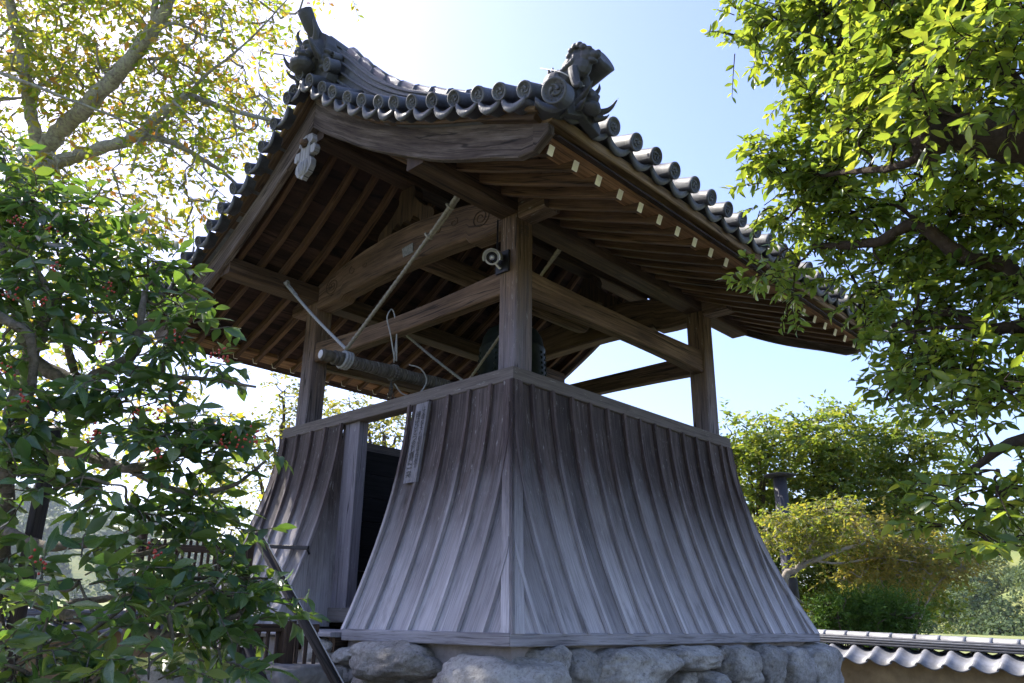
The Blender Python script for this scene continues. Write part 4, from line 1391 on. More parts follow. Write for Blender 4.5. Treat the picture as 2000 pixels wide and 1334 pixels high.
v = [(a * 1.02 if c_ < -.5 else a, b * 1.02 if c_ < -.5 else b, c_) for a, b, c_ in v]
MB().add(v, [(0, 1, 5, 4), (1, 2, 6, 5), (2, 3, 7, 6), (3, 0, 4, 7), (4, 5, 6, 7)]).build('mortar_core', 'plaster_strip', BASE)
FY, FXX = -2.14, -2.17
right_st = [(1045, 1112, 1262, 1345), (1108, 1166, 1272, 1350), (1160, 1312, 1268, 1362), (1296, 1396, 1262, 1313), (1392, 1409, 1268, 1290), (1404, 1470, 1262, 1350), (1462, 1515, 1263, 1345), (1512, 1572, 1266, 1350), (1560, 1626, 1257, 1355), (1312, 1356, 1312, 1360), (1345, 1415, 1316, 1380)]
for u0, u1, v0, v1 in right_st:
    a = on(u0, (v0 + v1) / 2, 1, FY); b = on(u1, (v0 + v1) / 2, 1, FY)
    zt = on((u0 + u1) / 2, v0, 1, FY - .1)[2]; zb = on((u0 + u1) / 2, v1, 1, FY - .1)[2]
    hx, hz = (b[0] - a[0]) / 2, (zt - zb) / 2
    boulder('boulder', ((a[0] + b[0]) / 2, FY + .05, (zt + zb) / 2), (hx * .99, min(.26, max(.12, hx * .9)), hz * 1.05), 'stone', BASE, sub=5)
left_st = [(712, 848, 1254, 1336), (655, 706, 1264, 1302), (600, 662, 1248, 1300), (690, 745, 1318, 1372), (640, 690, 1303, 1350)]
for u0, u1, v0, v1 in left_st:
    a = on(u0, (v0 + v1) / 2, 0, FXX); b = on(u1, (v0 + v1) / 2, 0, FXX)
    zt = on((u0 + u1) / 2, v0, 0, FXX - .1)[2]; zb = on((u0 + u1) / 2, v1, 0, FXX - .1)[2]
    hy, hz = (a[1] - b[1]) / 2, (zt - zb) / 2
    boulder('boulder', (FXX + .05, (a[1] + b[1]) / 2, (zt + zb) / 2), (min(.26, max(.12, hy * .8)), hy * 1.1, hz * 1.05), 'stone', BASE, sub=5)
boulder('boulder', (-2.0, -1.88, -.31), (.36, .44, .27), 'stone', BASE, sub=5, rz=.1)
for k in range(16):
    x = -1.55 + k * .235 + random.uniform(-.07, .07)
    boulder('packing_stone', (x, FY - .02, -.27 + random.uniform(-.16, .10)), (random.uniform(.03, .06), .06, random.uniform(.03, .05)), 'stone', BASE, sub=2)
for k in range(7):
    boulder('packing_stone', (FXX - .02, -1.35 + k * .14 + random.uniform(-.05, .05), -.28 + random.uniform(-.12, .08)), (.06, random.uniform(.03, .06), random.uniform(.03, .05)), 'stone', BASE, sub=2)
# rows below the frame and on the hidden sides
def row(face, t0, t1, zc, hz):
    t = t0
    while t < t1:
        w = random.uniform(.32, .62)
        c = (t + w / 2, FY + .02, zc) if face == 'S' else (t + w / 2, -FY - .02, zc) if face == 'N' else (FXX + .02, t + w / 2, zc) if face == 'W' else (-FXX - .02, t + w / 2, zc)
        h = (w * .52, .24, hz * random.uniform(.9, 1.1)) if face in 'SN' else (.24, w * .52, hz * random.uniform(.9, 1.1))
        boulder('boulder', c, h, 'stone', BASE, sub=3)
        t += w
for zc, hz in ((-.72, .23), (-1.14, .24)):
    row('S', -2.2, 2.2, zc, hz); row('W', -2.1, 2.2, zc, hz)
for zc, hz in ((-.30, .23), (-.72, .23), (-1.14, .24)):
    row('E', -2.1, 2.1, zc, hz); row('N', -2.2, 2.2, zc, hz)
row('W', 1.0, 2.2, -.30, .22)

# ================================================================== wooden step and stone steps before the doorway
ST = thing('wooden_step', 'worn plank step in front of the dark doorway', 'step')
for k in range(5):
    x = -1.72 - k * .125
    bar('step_plank', (x, -.40, .045 - k * .002), (x, .95, .05 - k * .002), .118, .035, 'wood_sill', ST, .005)
for y in (-.34, .28, .88):
    bar('step_bearer', (-2.22, y, -.03), (-1.66, y, -.03), .08, .11, 'wood_dark', ST)
SS = thing('stone_steps', 'rough stone steps rising to the plank step at the doorway', 'steps')
for k in range(4):
    x0 = -2.32 - .32 * k; zt = -.22 - .28 * k
    y = -.35
    while y < 1.05:
        w = random.uniform(.4, .6)
        boulder('step_stone', (x0 - .12, y + w / 2, zt - .14), (.20, w * .52, .15), 'step_stone', SS, sub=3, rough=.08, e=.45)
        y += w
# mossy stones near the fence
for (u, v_, dp, h, lab) in ((350, 1335, 4.3, (.26, .22, .17), 'pale split stone with a mossy top below the berry tree'),
                            (255, 1318, 4.6, (.14, .14, .10), 'dark knobbly stone left of the mossy split stone'),
                            (425, 1345, 4.2, (.16, .16, .12), 'small round stone with moss right of the mossy split stone'),
                            (560, 1330, 5.2, (.34, .25, .11), 'flat grey stone behind the wooden railing')):
    p = at(u, v_, dp)
    o = boulder('mossy_stone' if u != 560 else 'flat_stone', tuple(p), h, 'stone_moss' if u != 560 else 'step_stone', None, sub=4, rough=.2, e=.55, rz=.4)
    tag(o, lab, 'stone', 'stones beside the steps')
# raised bed of stones that carries them
RB = thing('stone_bed', 'low bed of rough stones along the path under the berry tree', 'stone bed')
for k in range(10):
    p = at(215 + 45 * k, 1420, 4.6 + .07 * k)
    for zc in (-.62, -1.0, -1.3):
        boulder('bed_stone', (p[0] + random.uniform(-.1, .1), p[1] + random.uniform(-.1, .1), zc + random.uniform(-.03, .03)), (.27, .25, .24), 'stone_moss', RB, sub=3, rough=.18)

# ================================================================== fences, poles
FN = thing('wooden_railing', 'brown wooden railing with thin round bars beside the steps', 'railing')
pa, pb_ = at(425, 1330, 5.0), at(612, 1330, 5.3)
def lerp(a, b, s_): return a + (b - a) * s_
zt_ = on(545, 1222, 0, lerp(pa, pb_, .6)[0])[2] - .02
for s_, w in ((.08, .11), (.66, .09)):
    p = lerp(pa, pb_, s_)
    bar('railing_post', (p[0], p[1], GZ), (p[0], p[1], .13), w, w, 'wood_fence', FN, .008, up=(1, 0, 0))
for k, s_ in enumerate((.36, .46, .56, .78, .88, .98)):
    p = lerp(pa, pb_, s_)
    tube(MB(), [(p[0], p[1], -1.0), (p[0], p[1], .06)], .014, 8).build('railing_bar', 'wood_fence', FN)
bar('top_rail', (pa[0], pa[1], .085), (pb_[0], pb_[1], .085), .05, .05, 'wood_fence', FN)
bar('bottom_rail', (pa[0], pa[1], -1.0), (pb_[0], pb_[1], -1.0), .05, .05, 'wood_fence', FN)
FN2 = thing('slatted_fence', 'tall fence of thin vertical wooden slats behind the berry tree', 'fence')
qa, qb = at(262, 1190, 6.6), at(470, 1172, 6.9)
for k in range(17):
    p = lerp(qa, qb, k / 16)
    bar('fence_slat', (p[0], p[1], -.05), (p[0], p[1], .78), .018, .024, 'wood_fence', FN2, .003, up=(1, 0, 0))
for z in (.02, .71):
    bar('fence_rail', (*lerp(qa, qb, -.03)[:2], z), (*lerp(qa, qb, 1.03)[:2], z), .04, .06, 'wood_fence', FN2)
for s_ in (-.03, 1.03):
    p = lerp(qa, qb, s_)
    bar('fence_post', (p[0], p[1], GZ), (p[0], p[1], .82), .06, .06, 'wood_fence', FN2, .006, up=(1, 0, 0))
# dark wooden poles
def pole(label, p0, p1, r, mat='wood_pole', name='support_pole', grp='dark support poles'):
    mb = MB(); tube(mb, [p0, lerp(p0, p1, .5), p1], [r, r * .97, r * .93], 12)
    return tag(mb.build(name, mat), label, 'pole', grp)
p1 = at(108, 835, 3.9); p0 = at(22, 1262, 3.95); p0 = p1 + (p0 - p1) * ((GZ - p1[2]) / (p0[2] - p1[2]))
pole('dark brown leaning pole propping the berry tree at the left edge', p0, p1, .043)
p1 = at(500, 1040, 4.95); p0 = at(658, 1334, 4.6); p0 = p1 + (p0 - p1) * ((GZ - p1[2]) / (p0[2] - p1[2]))
pole('black pole slanting down to the right beside the railing', p0, p1, .034)
tube(MB(), [p1 + [0, -.04, .02], p0 + [0, -.05, .02]], .004, 5).build('cord', 'rope_white')
tag(bpy.data.objects['cord'], 'thin pale cord running along the slanting black pole', 'cord')
p1 = at(478, 1245, 4.7); p0 = at(522, 1350, 4.6); p0 = p1 + (p0 - p1) * ((GZ - p1[2]) / (p0[2] - p1[2]))
pole('short black pole slanting behind the lowest leaves left of the railing', p0, p1, .03)
bb = thing('iron_bracket', 'thin dark iron bar fixed across the left skirt planks', 'bracket')
q1, q2 = on(520, 1067, 0, -2.03), on(602, 1070, 0, -1.93)
bar('bracket_bar', tuple(q1), tuple(q2), .02, .035, 'iron', bb, .003)
tube(MB(), [tuple(q2 + [0, .02, -.01]), tuple(q2 + [.03, .02, -.05])], .01, 6).build('bracket_hook', 'iron', bb)

# ================================================================== boundary walls with tiled copings
def s_tile(w, L, th=.016):
    """S-shaped pan tile, wave across x, running down +y"""
    n = 14
    prof = []
    for i in range(n + 1):
        s_ = i / n
        z = -.034 * math.sin(math.pi * min(1, s_ / .68)) if s_ < .68 else .03 * math.sin(math.pi * (s_ - .68) / .32 * .92)
        prof.append((-w / 2 + w * 1.06 * s_, z))
    v = []
    for y in (0, L):
        for x, z in prof: v.append((x, y, z))
        for x, z in prof: v.append((x, y, z - th))
    m = n + 1
    f = []
    for i in range(n):
        f.append((i, 2 * m + i, 2 * m + i + 1, i + 1))
        f.append((m + i, m + i + 1, 3 * m + i + 1, 3 * m + i))
        f.append((2 * m + i, 3 * m + i, 3 * m + i + 1, 2 * m + i + 1))
        f.append((i, i + 1, m + i + 1, m + i))
    f.append((n, 2 * m + n, 3 * m + n, m + n)); f.append((0, m, 3 * m, 2 * m))
    return MB().add(v, f, None, True)
me_st = s_tile(.258, .40).mesh('coping_tile')
def coping_wall(name, label, a, b, zr_a, zr_b, tile_mat, step=.258, plaster='wall_plaster'):
    """wall from a to b (plan points) with its ridge at zr"""
    W = thing(name, label, 'wall')
    a, b = np.array(a, float), np.array(b, float)
    L = np.linalg.norm(b - a); d = (b - a) / L; nrm = np.array([-d[1], d[0]])     # left of travel
    zr = lambda s_: zr_a + (zr_b - zr_a) * s_ / L
    mt = M[tile_mat]
    me = me_st.copy(); me.materials.append(mt)
    # body
    v = []
    for s_ in (0, L):
        for o_ in (-.11, .11):
            p = a + d * s_ + nrm * o_
            v += [(p[0], p[1], GZ - .1), (p[0], p[1], zr(s_) - .26)]
    MB().add(v, [(0, 1, 5, 4), (2, 6, 7, 3), (1, 3, 7, 5), (0, 2, 3, 1), (4, 5, 7, 6)]).build('wall_body', plaster, W)
    n = int(L / step)
    slope = math.atan2(zr_b - zr_a, L)
    for sd in (1, -1):
        for k in range(n):
            s_ = (k + .5) * step
            p = a + d * s_ + nrm * sd * .045
            X = Vector((d[0], d[1], math.tan(slope))) * (1 if sd < 0 else -1)
            X.normalize()
            Y = Vector((nrm[0] * sd, nrm[1] * sd, -.42)).normalized()
            Z = X.cross(Y)
            if Z.z < 0: X = -X; Z = X.cross(Y)
            o = bpy.data.objects.new('coping_tile', me)
            o.matrix_local = Matrix.Translation((p[0], p[1], zr(s_) - .135 + random.uniform(-.002, .002))) @ Matrix((X, Y, Z)).transposed().to_4x4()
            o.parent = W
            COL.objects.link(o)
    pt = lambda s_, z: (a[0] + d[0] * s_, a[1] + d[1] * s_, zr(s_) + z)
    for wd, z, h in ((.26, -.125, .02), (.235, -.098, .022), (.21, -.07, .02)):
        sweep(MB(), [pt(0, z), pt(L, z)], octprof(wd, h, .005)).build('coping_layer', 'wall_tile_dark' if z != -.07 else tile_mat, W)
    sweep(MB(), [pt(0, -.09), pt(L, -.09)], octprof(.15, .10, .01)).build('coping_bed', 'wall_tile_dark', W)
    for k in range(int(L / .255)):
        s0 = k * .255
        tube(MB(), [pt(s0, -.055), pt(s0 + .225, -.055), pt(s0 + .23, -.055), pt(s0 + .262, -.055)], [.062, .064, .0665, .0665], 12).build('coping_cap_tile', tile_mat, W)
    return W
w0, w1 = on(1600, 1218, 0, 4.15), on(2000, 1240, 0, 4.15)
sl = (w0[2] - w1[2]) / (w0[1] - w1[1])
zr_at = lambda y: w0[2] + sl * (y - w0[1])
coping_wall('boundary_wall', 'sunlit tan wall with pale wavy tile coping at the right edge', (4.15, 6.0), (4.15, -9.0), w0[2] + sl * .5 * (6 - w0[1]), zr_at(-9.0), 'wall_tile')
coping_wall('garden_wall', 'shaded low wall with dark tile coping at the far left', (-13.0, 6.2), (3.9, 6.2), .235, .235, 'wall_tile_dark', plaster='wall_plaster_dark')

# dark column with a flat cap by the hedge
PT = thing('capped_column', 'dark metal column with a flat cap in front of the hedge', 'column')
pb0 = at(1545, 1175, 12.5); pt0 = at(1524, 925, 12.5)
pb0[2] = GZ - .2; bx_, by_ = (pb0[0] + pt0[0]) / 2, (pb0[1] + pt0[1]) / 2
tube(MB(), [(bx_, by_, GZ - .2), (bx_, by_, pt0[2])], [.125, .105], 16).build('column_shaft', 'pole_metal', PT)
lathe(MB(), [(.12, 0), (.24, .015), (.26, .035), (.20, .05), (.05, .065)], 20, (bx_, by_, pt0[2])).build('column_cap', 'pole_metal', PT)
# ================================================================== foliage
random.seed(31); rng = np.random.default_rng(31)
def leaf_mesh(L, W, fold=.22, curl=.12, hi=True):
    """a leaf along +Y, blade up +Z, pointed oval folded on its midrib"""
    if hi:
        ys = [0, .22, .50, .78, 1.0]; ws = [.05, .38, .50, .30, 0.0]
    else:
        ys = [0, .45, 1.0]; ws = [0.04, .5, 0.0]
    v, f = [], []
    for y, w in zip(ys, ws):
        z = -curl * L * y * y
        v += [(-w * W, y * L, z + fold * w * W), (0, y * L, z), (w * W, y * L, z + fold * w * W)]
    for i in range(len(ys) - 1):
        a = i * 3; b = a + 3
        if i == len(ys) - 2:
            f += [(a, a + 1, b + 1), (a + 1, a + 2, b + 1)]
        else:
            f += [(a, a + 1, b + 1, b), (a + 1, a + 2, b + 2, b + 1)]
    if len(ys):
        pass
    return np.array(v), f
def mass_mesh(name, V, F, T4, rnd):
    """V,F template; T4: (n,3,4) placement matrices -> one mesh with a random value per leaf"""
    n, k = len(T4), len(V)
    Vh = np.concatenate([V, np.ones((k, 1))], 1)
    out = np.einsum('nij,kj->nki', T4, Vh).reshape(-1, 3)
    me = bpy.data.meshes.new(name)
    lens = np.array([len(f) for f in F]); flat = np.concatenate([np.array(f) for f in F])
    tot = np.tile(lens, n); idx = (flat[None, :] + (np.arange(n) * k)[:, None]).reshape(-1)
    me.vertices.add(n * k); me.vertices.foreach_set('co', out.reshape(-1))
    me.loops.add(len(idx)); me.loops.foreach_set('vertex_index', idx.astype(np.int32))
    me.polygons.add(len(tot))
    st = np.concatenate([[0], np.cumsum(tot)[:-1]])
    me.polygons.foreach_set('loop_start', st.astype(np.int32)); me.polygons.foreach_set('loop_total', tot.astype(np.int32))
    me.polygons.foreach_set('use_smooth', np.ones(len(tot), bool))
    me.update(calc_edges=True)
    at_ = me.attributes.new('rnd', 'FLOAT', 'POINT')
    at_.data.foreach_set('value', np.repeat(rnd, k).astype(np.float32))
    return me
def unit(a):
    return a / (np.linalg.norm(a, axis=-1, keepdims=True) + 1e-9)
def frames(pos, d, up, sc):
    """pos (n,3), d leaf direction, up approx normal"""
    d = unit(d)
    x = unit(np.cross(d, up)); z = np.cross(x, d)
    R = np.stack([x, d, z], axis=2) * sc[:, None, None]
    return np.concatenate([R, pos[:, :, None]], axis=2)
def grow(clumps, twigs_per, leaves_per, twig_len, droop=.25, flat=.5, leaf_up=.75, r=None, spacing=None):
    """clumps: (n,4) centres and radii. Twigs leave near the centre of a clump; leaves sit in alternation along each twig.
    returns twig polylines and leaf pos, dir, up"""
    tw, P_, D_, U_ = [], [], [], []
    for c in clumps:
        ctr, R = np.array(c[:3]), c[3]
        for _ in range(twigs_per):
            d = rng.normal(size=3); d[2] = d[2] * flat + .15
            d = d / np.linalg.norm(d)
            s0 = ctr + d * R * rng.uniform(.0, .55) + rng.normal(size=3) * R * .12
            L = twig_len * rng.uniform(.6, 1.25)
            e = s0 + d * L
            e[2] -= droop * L * rng.uniform(.3, 1.2)
            m = (s0 + e) / 2 + rng.normal(size=3) * L * .06 + np.array([0, 0, droop * L * .25])
            tw.append((s0, m, e))
            k = max(2, int(leaves_per * rng.uniform(.7, 1.3)))
            ts = np.linspace(.25, 1.0, k)
            side = np.cross(d, [0, 0, 1.0]); side = side / (np.linalg.norm(side) + 1e-9)
            for i, t in enumerate(ts):
                p = (1 - t) ** 2 * s0 + 2 * t * (1 - t) * m + t * t * e
                sg = 1 if i % 2 else -1
                dd = d * .55 + side * sg * (.9 if t < .95 else .15) + rng.normal(size=3) * .32
                dd[2] -= droop * .9
                up = np.array([0, 0, leaf_up]) + rng.normal(size=3) * .45
                P_.append(p); D_.append(dd); U_.append(up)
    return tw, np.array(P_), np.array(D_), np.array(U_)
def nearest_on(sk_pts, p):
    d = np.linalg.norm(sk_pts - p, axis=1)
    return int(np.argmin(d))
def pix(P3):
    d = P3 - CAM
    z = d @ _F
    return 1000 + F_PX * (d @ _R) / z, 667 - F_PX * (d @ _U) / z, z
def tree(name, label, limbs, clumps, mat, bark, L, W, twigs, leaves, twig_len, hi=True, fold=.22, curl=.14, nparts=300, group=None, droop=.25,
         flat=.5, size_var=.25, conn=True, conn_r=.012, cat='tree', leaf_up=.75, bias=None, twig_r=.0032, trunk_name='trunk'):
    root = thing(name, label, cat, group=group)
    pts_all = []
    for i, lm in enumerate(limbs):
        pp = catmull(lm[0], 7)
        r0, r1 = lm[1], lm[2]
        rr = [(r0 + (r1 - r0) * j / (len(pp) - 1)) * (1 + .07 * math.sin(j * 1.7 + i)) for j in range(len(pp))]
        pp = [p + rng.normal(size=3) * rr[j] * .10 for j, p in enumerate(pp)]
        tube(MB(), pp, rr, 12 if r0 > .05 else 8).build(trunk_name if i == 0 else 'limb', bark, root)
        pts_all += pp
    sp = np.array(pts_all) if pts_all else None
    clumps = np.array(clumps)
    tw, P_, D_, U_ = grow(clumps, twigs, leaves, twig_len, droop, flat, leaf_up)
    mbt = MB()
    if conn and sp is not None:
        order = np.argsort([np.min(np.linalg.norm(sp - c[:3], axis=1)) for c in clumps])
        cur = sp
        for ci in order:
            c = clumps[ci, :3]
            k = nearest_on(cur, c)
            s0 = cur[k]
            dist = np.linalg.norm(c - s0)
            if dist < .03: continue
            m1 = s0 + (c - s0) * .35 + rng.normal(size=3) * dist * .09 + [0, 0, -.05 * dist]
            m2 = s0 + (c - s0) * .7 + rng.normal(size=3) * dist * .09 + [0, 0, .03 * dist]
            pp = catmull([s0, m1, m2, c], 3)
            tube(mbt, pp, [conn_r * (1 - .6 * j / (len(pp) - 1)) for j in range(len(pp))], 5, caps=False)
            cur = np.concatenate([cur, np.array(pp[1:])])
    for s0, m, e in tw:
        if twig_r > 0: tube(mbt, [s0, m, e], [twig_r, twig_r * .8, twig_r * .5], 3, caps=False)
    if mbt.v: tag(mbt.build('twigs', bark, root), kind='stuff')
    n = len(P_)
    sc = rng.uniform(1 - size_var, 1 + size_var, n)
    T4 = frames(P_, D_, U_, sc)
    rnd = np.clip(rng.beta(2, 2.6, n) + (0 if bias is None else bias(P_)), 0, .999)
    LM = [leaf_mesh(L * a_, W * b_, fold * c_, curl * d_, hi) for a_, b_, c_, d_ in ((1, 1, 1, 1), (.86, .8, .4, 2.6), (1.12, 1.1, 2.0, -.6), (.7, .9, 2.6, 3.4))]
    kind_ = rng.choice(4, n, p=[.4, .25, .2, .15])
    u, v_, z = pix(P_)
    vis = (z > .3) & (u > -20) & (u < 2020) & (v_ > -20) & (v_ < 1354)
    keep = np.ones(n, bool)
    if nparts:
        score = np.where(vis, sc / np.maximum(z, .1), -1)
        best = np.argsort(-score)[:nparts]
        best = best[score[best] > 0]
        keep[best] = False
        mes = []
        for V, F in LM:
            me = MB().add(V, F, None, True).mesh('leaf'); me.materials.append(M[mat]); mes.append(me)
        for b in best:
            o = bpy.data.objects.new('leaf', mes[kind_[b]])
            m4 = np.vstack([T4[b], [0, 0, 0, 1]])
            o.matrix_local = Matrix(m4.tolist())
            o.parent = root
            COL.objects.link(o)
    for g_, (V, F) in enumerate(LM):
        sel = keep & (kind_ == g_)
        if not sel.any(): continue
        me = mass_mesh('foliage', V, F, T4[sel], rnd[sel])
        me.materials.append(M[mat + '_mass'])
        tag(obj('foliage', me, None, root), kind='stuff')
    print(name, 'leaves', n)
    return root, P_
def fill(blobs, spacing, jitter=1.0):
    """blobs: (u, v, depth, radius px, [depth radius m]); samples clump centres through the ellipsoids, in metres"""
    out = []
    for b in blobs:
        u, v_, dp, rp = b[:4]
        r = rp / F_PX * dp
        rd = b[4] if len(b) > 4 else r
        c = at(u, v_, dp)
        n = max(1, int((r * r * rd) / spacing ** 3 * 3.2))
        for _ in range(n):
            q = rng.normal(size=3); q = q / np.linalg.norm(q) * rng.uniform(.25, 1.0) ** (1 / 2.2)
            out.append(np.append(c + _R * q[0] * r + _U * q[1] * r + np.array([_F[0], _F[1], 0]) * q[2] * rd, spacing * rng.uniform(.8, 1.2)))
    return out
def px(*seq): return [at(*q) for q in seq]

# ---- berry tree, front left
limbs = [(px((-40, 1500, 3.9), (-15, 1200, 3.9), (5, 950, 3.9), (18, 850, 3.9), (60, 700, 4.0), (110, 560, 4.1)), .075, .035),
         (px((15, 870, 3.9), (130, 880, 3.8), (250, 915, 3.6), (330, 890, 3.5), (420, 855, 3.5)), .035, .012),
         (px((60, 705, 4.0), (150, 745, 3.9), (210, 722, 3.8), (262, 690, 3.8), (275, 620, 3.8), (285, 560, 3.9)), .04, .014),
         (px((225, 720, 3.8), (265, 718, 3.8), (330, 735, 3.7), (420, 742, 3.6), (500, 756, 3.6)), .02, .006),
         (px((-30, 600, 3.6), (20, 630, 3.6), (60, 665, 3.6), (60, 760, 3.6), (20, 860, 3.8)), .022, .02),
         (px((0, 1030, 3.9), (80, 1065, 3.6), (190, 1062, 3.4), (260, 1085, 3.4), (350, 1060, 3.5)), .028, .008),
         (px((-5, 1120, 3.8), (100, 1190, 3.4), (220, 1215, 3.2), (340, 1240, 3.2), (470, 1200, 3.3)), .03, .008),
         (px((130, 1180, 3.4), (260, 1160, 3.3), (380, 1130, 3.4), (520, 1130, 3.6)), .016, .006),
         (px((250, 915, 3.6), (350, 960, 3.5), (450, 950, 3.5), (520, 900, 3.6)), .018, .006),
         (px((60, 700, 4.0), (20, 560, 4.0), (0, 450, 4.1)), .03, .012),
         (px((150, 740, 3.9), (120, 640, 3.8), (80, 540, 3.8), (40, 480, 3.8)), .02, .008)]
blobs = [(40, 430, 4.2, 80), (140, 440, 4.1, 75), (215, 520, 4.1, 75), (60, 560, 3.9, 75), (300, 560, 4.0, 65), (355, 610, 3.9, 50), (150, 610, 3.8, 70), (230, 640, 3.9, 60),
         (380, 690, 3.7, 60), (440, 680, 3.7, 48), (475, 715, 3.65, 32), (30, 700, 3.6, 60), (300, 800, 3.7, 60), (130, 790, 3.5, 75), (220, 800, 3.5, 70), (30, 820, 3.4, 60),
         (380, 870, 3.5, 65), (470, 860, 3.5, 62), (530, 890, 3.55, 42), (300, 880, 3.4, 55), (460, 930, 3.55, 55), (500, 985, 3.6, 40), (90, 950, 3.1, 70), (200, 960, 3.2, 55),
         (300, 985, 3.3, 52), (20, 1000, 3.0, 65), (140, 1020, 3.0, 50), (390, 1020, 3.4, 55), (440, 1090, 3.4, 55), (330, 1090, 3.2, 50), (250, 1120, 3.0, 55), (60, 1080, 3.0, 45),
         (180, 1180, 2.9, 55), (300, 1180, 2.9, 65), (400, 1170, 3.1, 60), (500, 1180, 3.4, 60), (555, 1210, 3.5, 36), (120, 1260, 2.6, 70), (230, 1270, 2.6, 60), (30, 1280, 2.6, 65),
         (350, 1240, 2.9, 45), (20, 1330, 2.5, 60), (130, 1340, 2.5, 65), (-60, 900, 3.3, 90), (-70, 1150, 3.0, 90), (-60, 600, 3.8, 90), (520, 1120, 3.5, 40), (470, 1240, 3.3, 45), (-40, 300, 4.4, 70)]
blobs = [((b[0] - 62 if b[0] > 430 else b[0] - 28 if b[0] > 330 else b[0]),) + b[1:] for b in blobs if b[:2] not in ((60, 1080), (140, 1020))]
blobs += [(440, 1135, 3.4, 44), (455, 1200, 3.4, 42), (415, 1250, 3.3, 46), (500, 1180, 3.5, 24), (100, 1300, 2.7, 60), (40, 1230, 2.8, 55), (300, 1290, 2.8, 50), (200, 1330, 2.7, 50), (400, 1310, 3.0, 40), (455, 1010, 3.5, 40), (60, 1170, 2.9, 40), (270, 1060, 3.2, 42), (335, 1125, 3.2, 48), (400, 1095, 3.4, 46), (310, 1010, 3.4, 44), (370, 960, 3.5, 40), (420, 1200, 3.3, 44)]
holly, hp_ = tree('berry_tree', 'dark glossy-leaved tree with red berries in the left foreground', limbs, fill(blobs, .15), 'leaf_holly', 'bark_holly',
            .088, .039, 6, 7, .15, True, .28, .16, droop=.22, conn_r=.009, flat=.6, size_var=.42, twig_r=.004)
nb = 0
for (u, v_, dp) in ((25, 432, 3.9), (45, 440, 3.9), (105, 450, 3.9), (22, 575, 3.55), (85, 590, 3.5), (108, 520, 3.6), (200, 670, 3.5), (425, 690, 3.45), (443, 695, 3.45), (340, 655, 3.6), (270, 800, 3.4),
                    (300, 808, 3.4), (185, 842, 3.2), (310, 880, 3.2), (500, 850, 3.3), (468, 862, 3.3), (440, 855, 3.35), (70, 1095, 2.8), (302, 1075, 2.95), (40, 780, 3.2), (10, 720, 3.3), (210, 560, 3.7)):
    c = at(u, v_, dp)
    for k in range(9):
        mbq = MB(); q = c + rng.normal(size=3) * .018
        ell(mbq, (0, 0, 0), (.0055, .0055, .0055), None, 7, 5)
        o = mbq.build('berry', 'berry', holly, tuple(q)); nb += 1

# ---- broad-leaved tree, right
limbs = [(px((2420, 1500, 4.2), (2400, 1000, 4.2), (2330, 600, 4.1), (2230, 380, 4.0), (2080, 290, 3.7), (1960, 262, 3.6), (1850, 262, 3.55), (1790, 300, 3.6)), .22, .075),
         (px((1800, 305, 3.6), (1740, 328, 3.8), (1660, 335, 4.2), (1590, 342, 4.6), (1560, 320, 4.8)), .022, .008),
         (px((2330, 620, 4.1), (2150, 560, 4.0), (2010, 560, 4.0), (1960, 520, 4.0), (1880, 500, 4.1), (1790, 440, 4.2), (1720, 470, 4.3), (1640, 480, 4.5), (1590, 480, 4.7)), .06, .018),
         (px((2350, 690, 4.1), (2200, 640, 4.0), (2000, 640, 3.9), (1910, 640, 4.0), (1860, 610, 4.1), (1800, 625, 4.2), (1745, 635, 4.4)), .045, .014),
         (px((1920, 640, 4.0), (1830, 640, 4.1), (1770, 650, 4.2)), .014, .006),
         (px((1800, 440, 4.2), (1740, 400, 4.4), (1650, 420, 4.7)), .014, .006),
         (px((2080, 290, 3.7), (1990, 180, 3.6), (1900, 90, 3.7), (1790, 40, 3.9), (1640, 30, 4.3), (1530, 20, 4.6)), .06, .012),
         (px((2370, 850, 4.2), (2150, 830, 3.7), (1990, 860, 3.4), (1880, 930, 3.3)), .05, .012),
         (px((2335, 640, 4.1), (2370, 400, 4.05), (2430, 100, 4.0), (2500, -250, 3.9)), .17, .08),
         (px((2440, 60, 4.0), (2330, -120, 3.8), (2200, -250, 3.6), (1900, -380, 3.7), (1650, -380, 4.0)), .08, .02)]
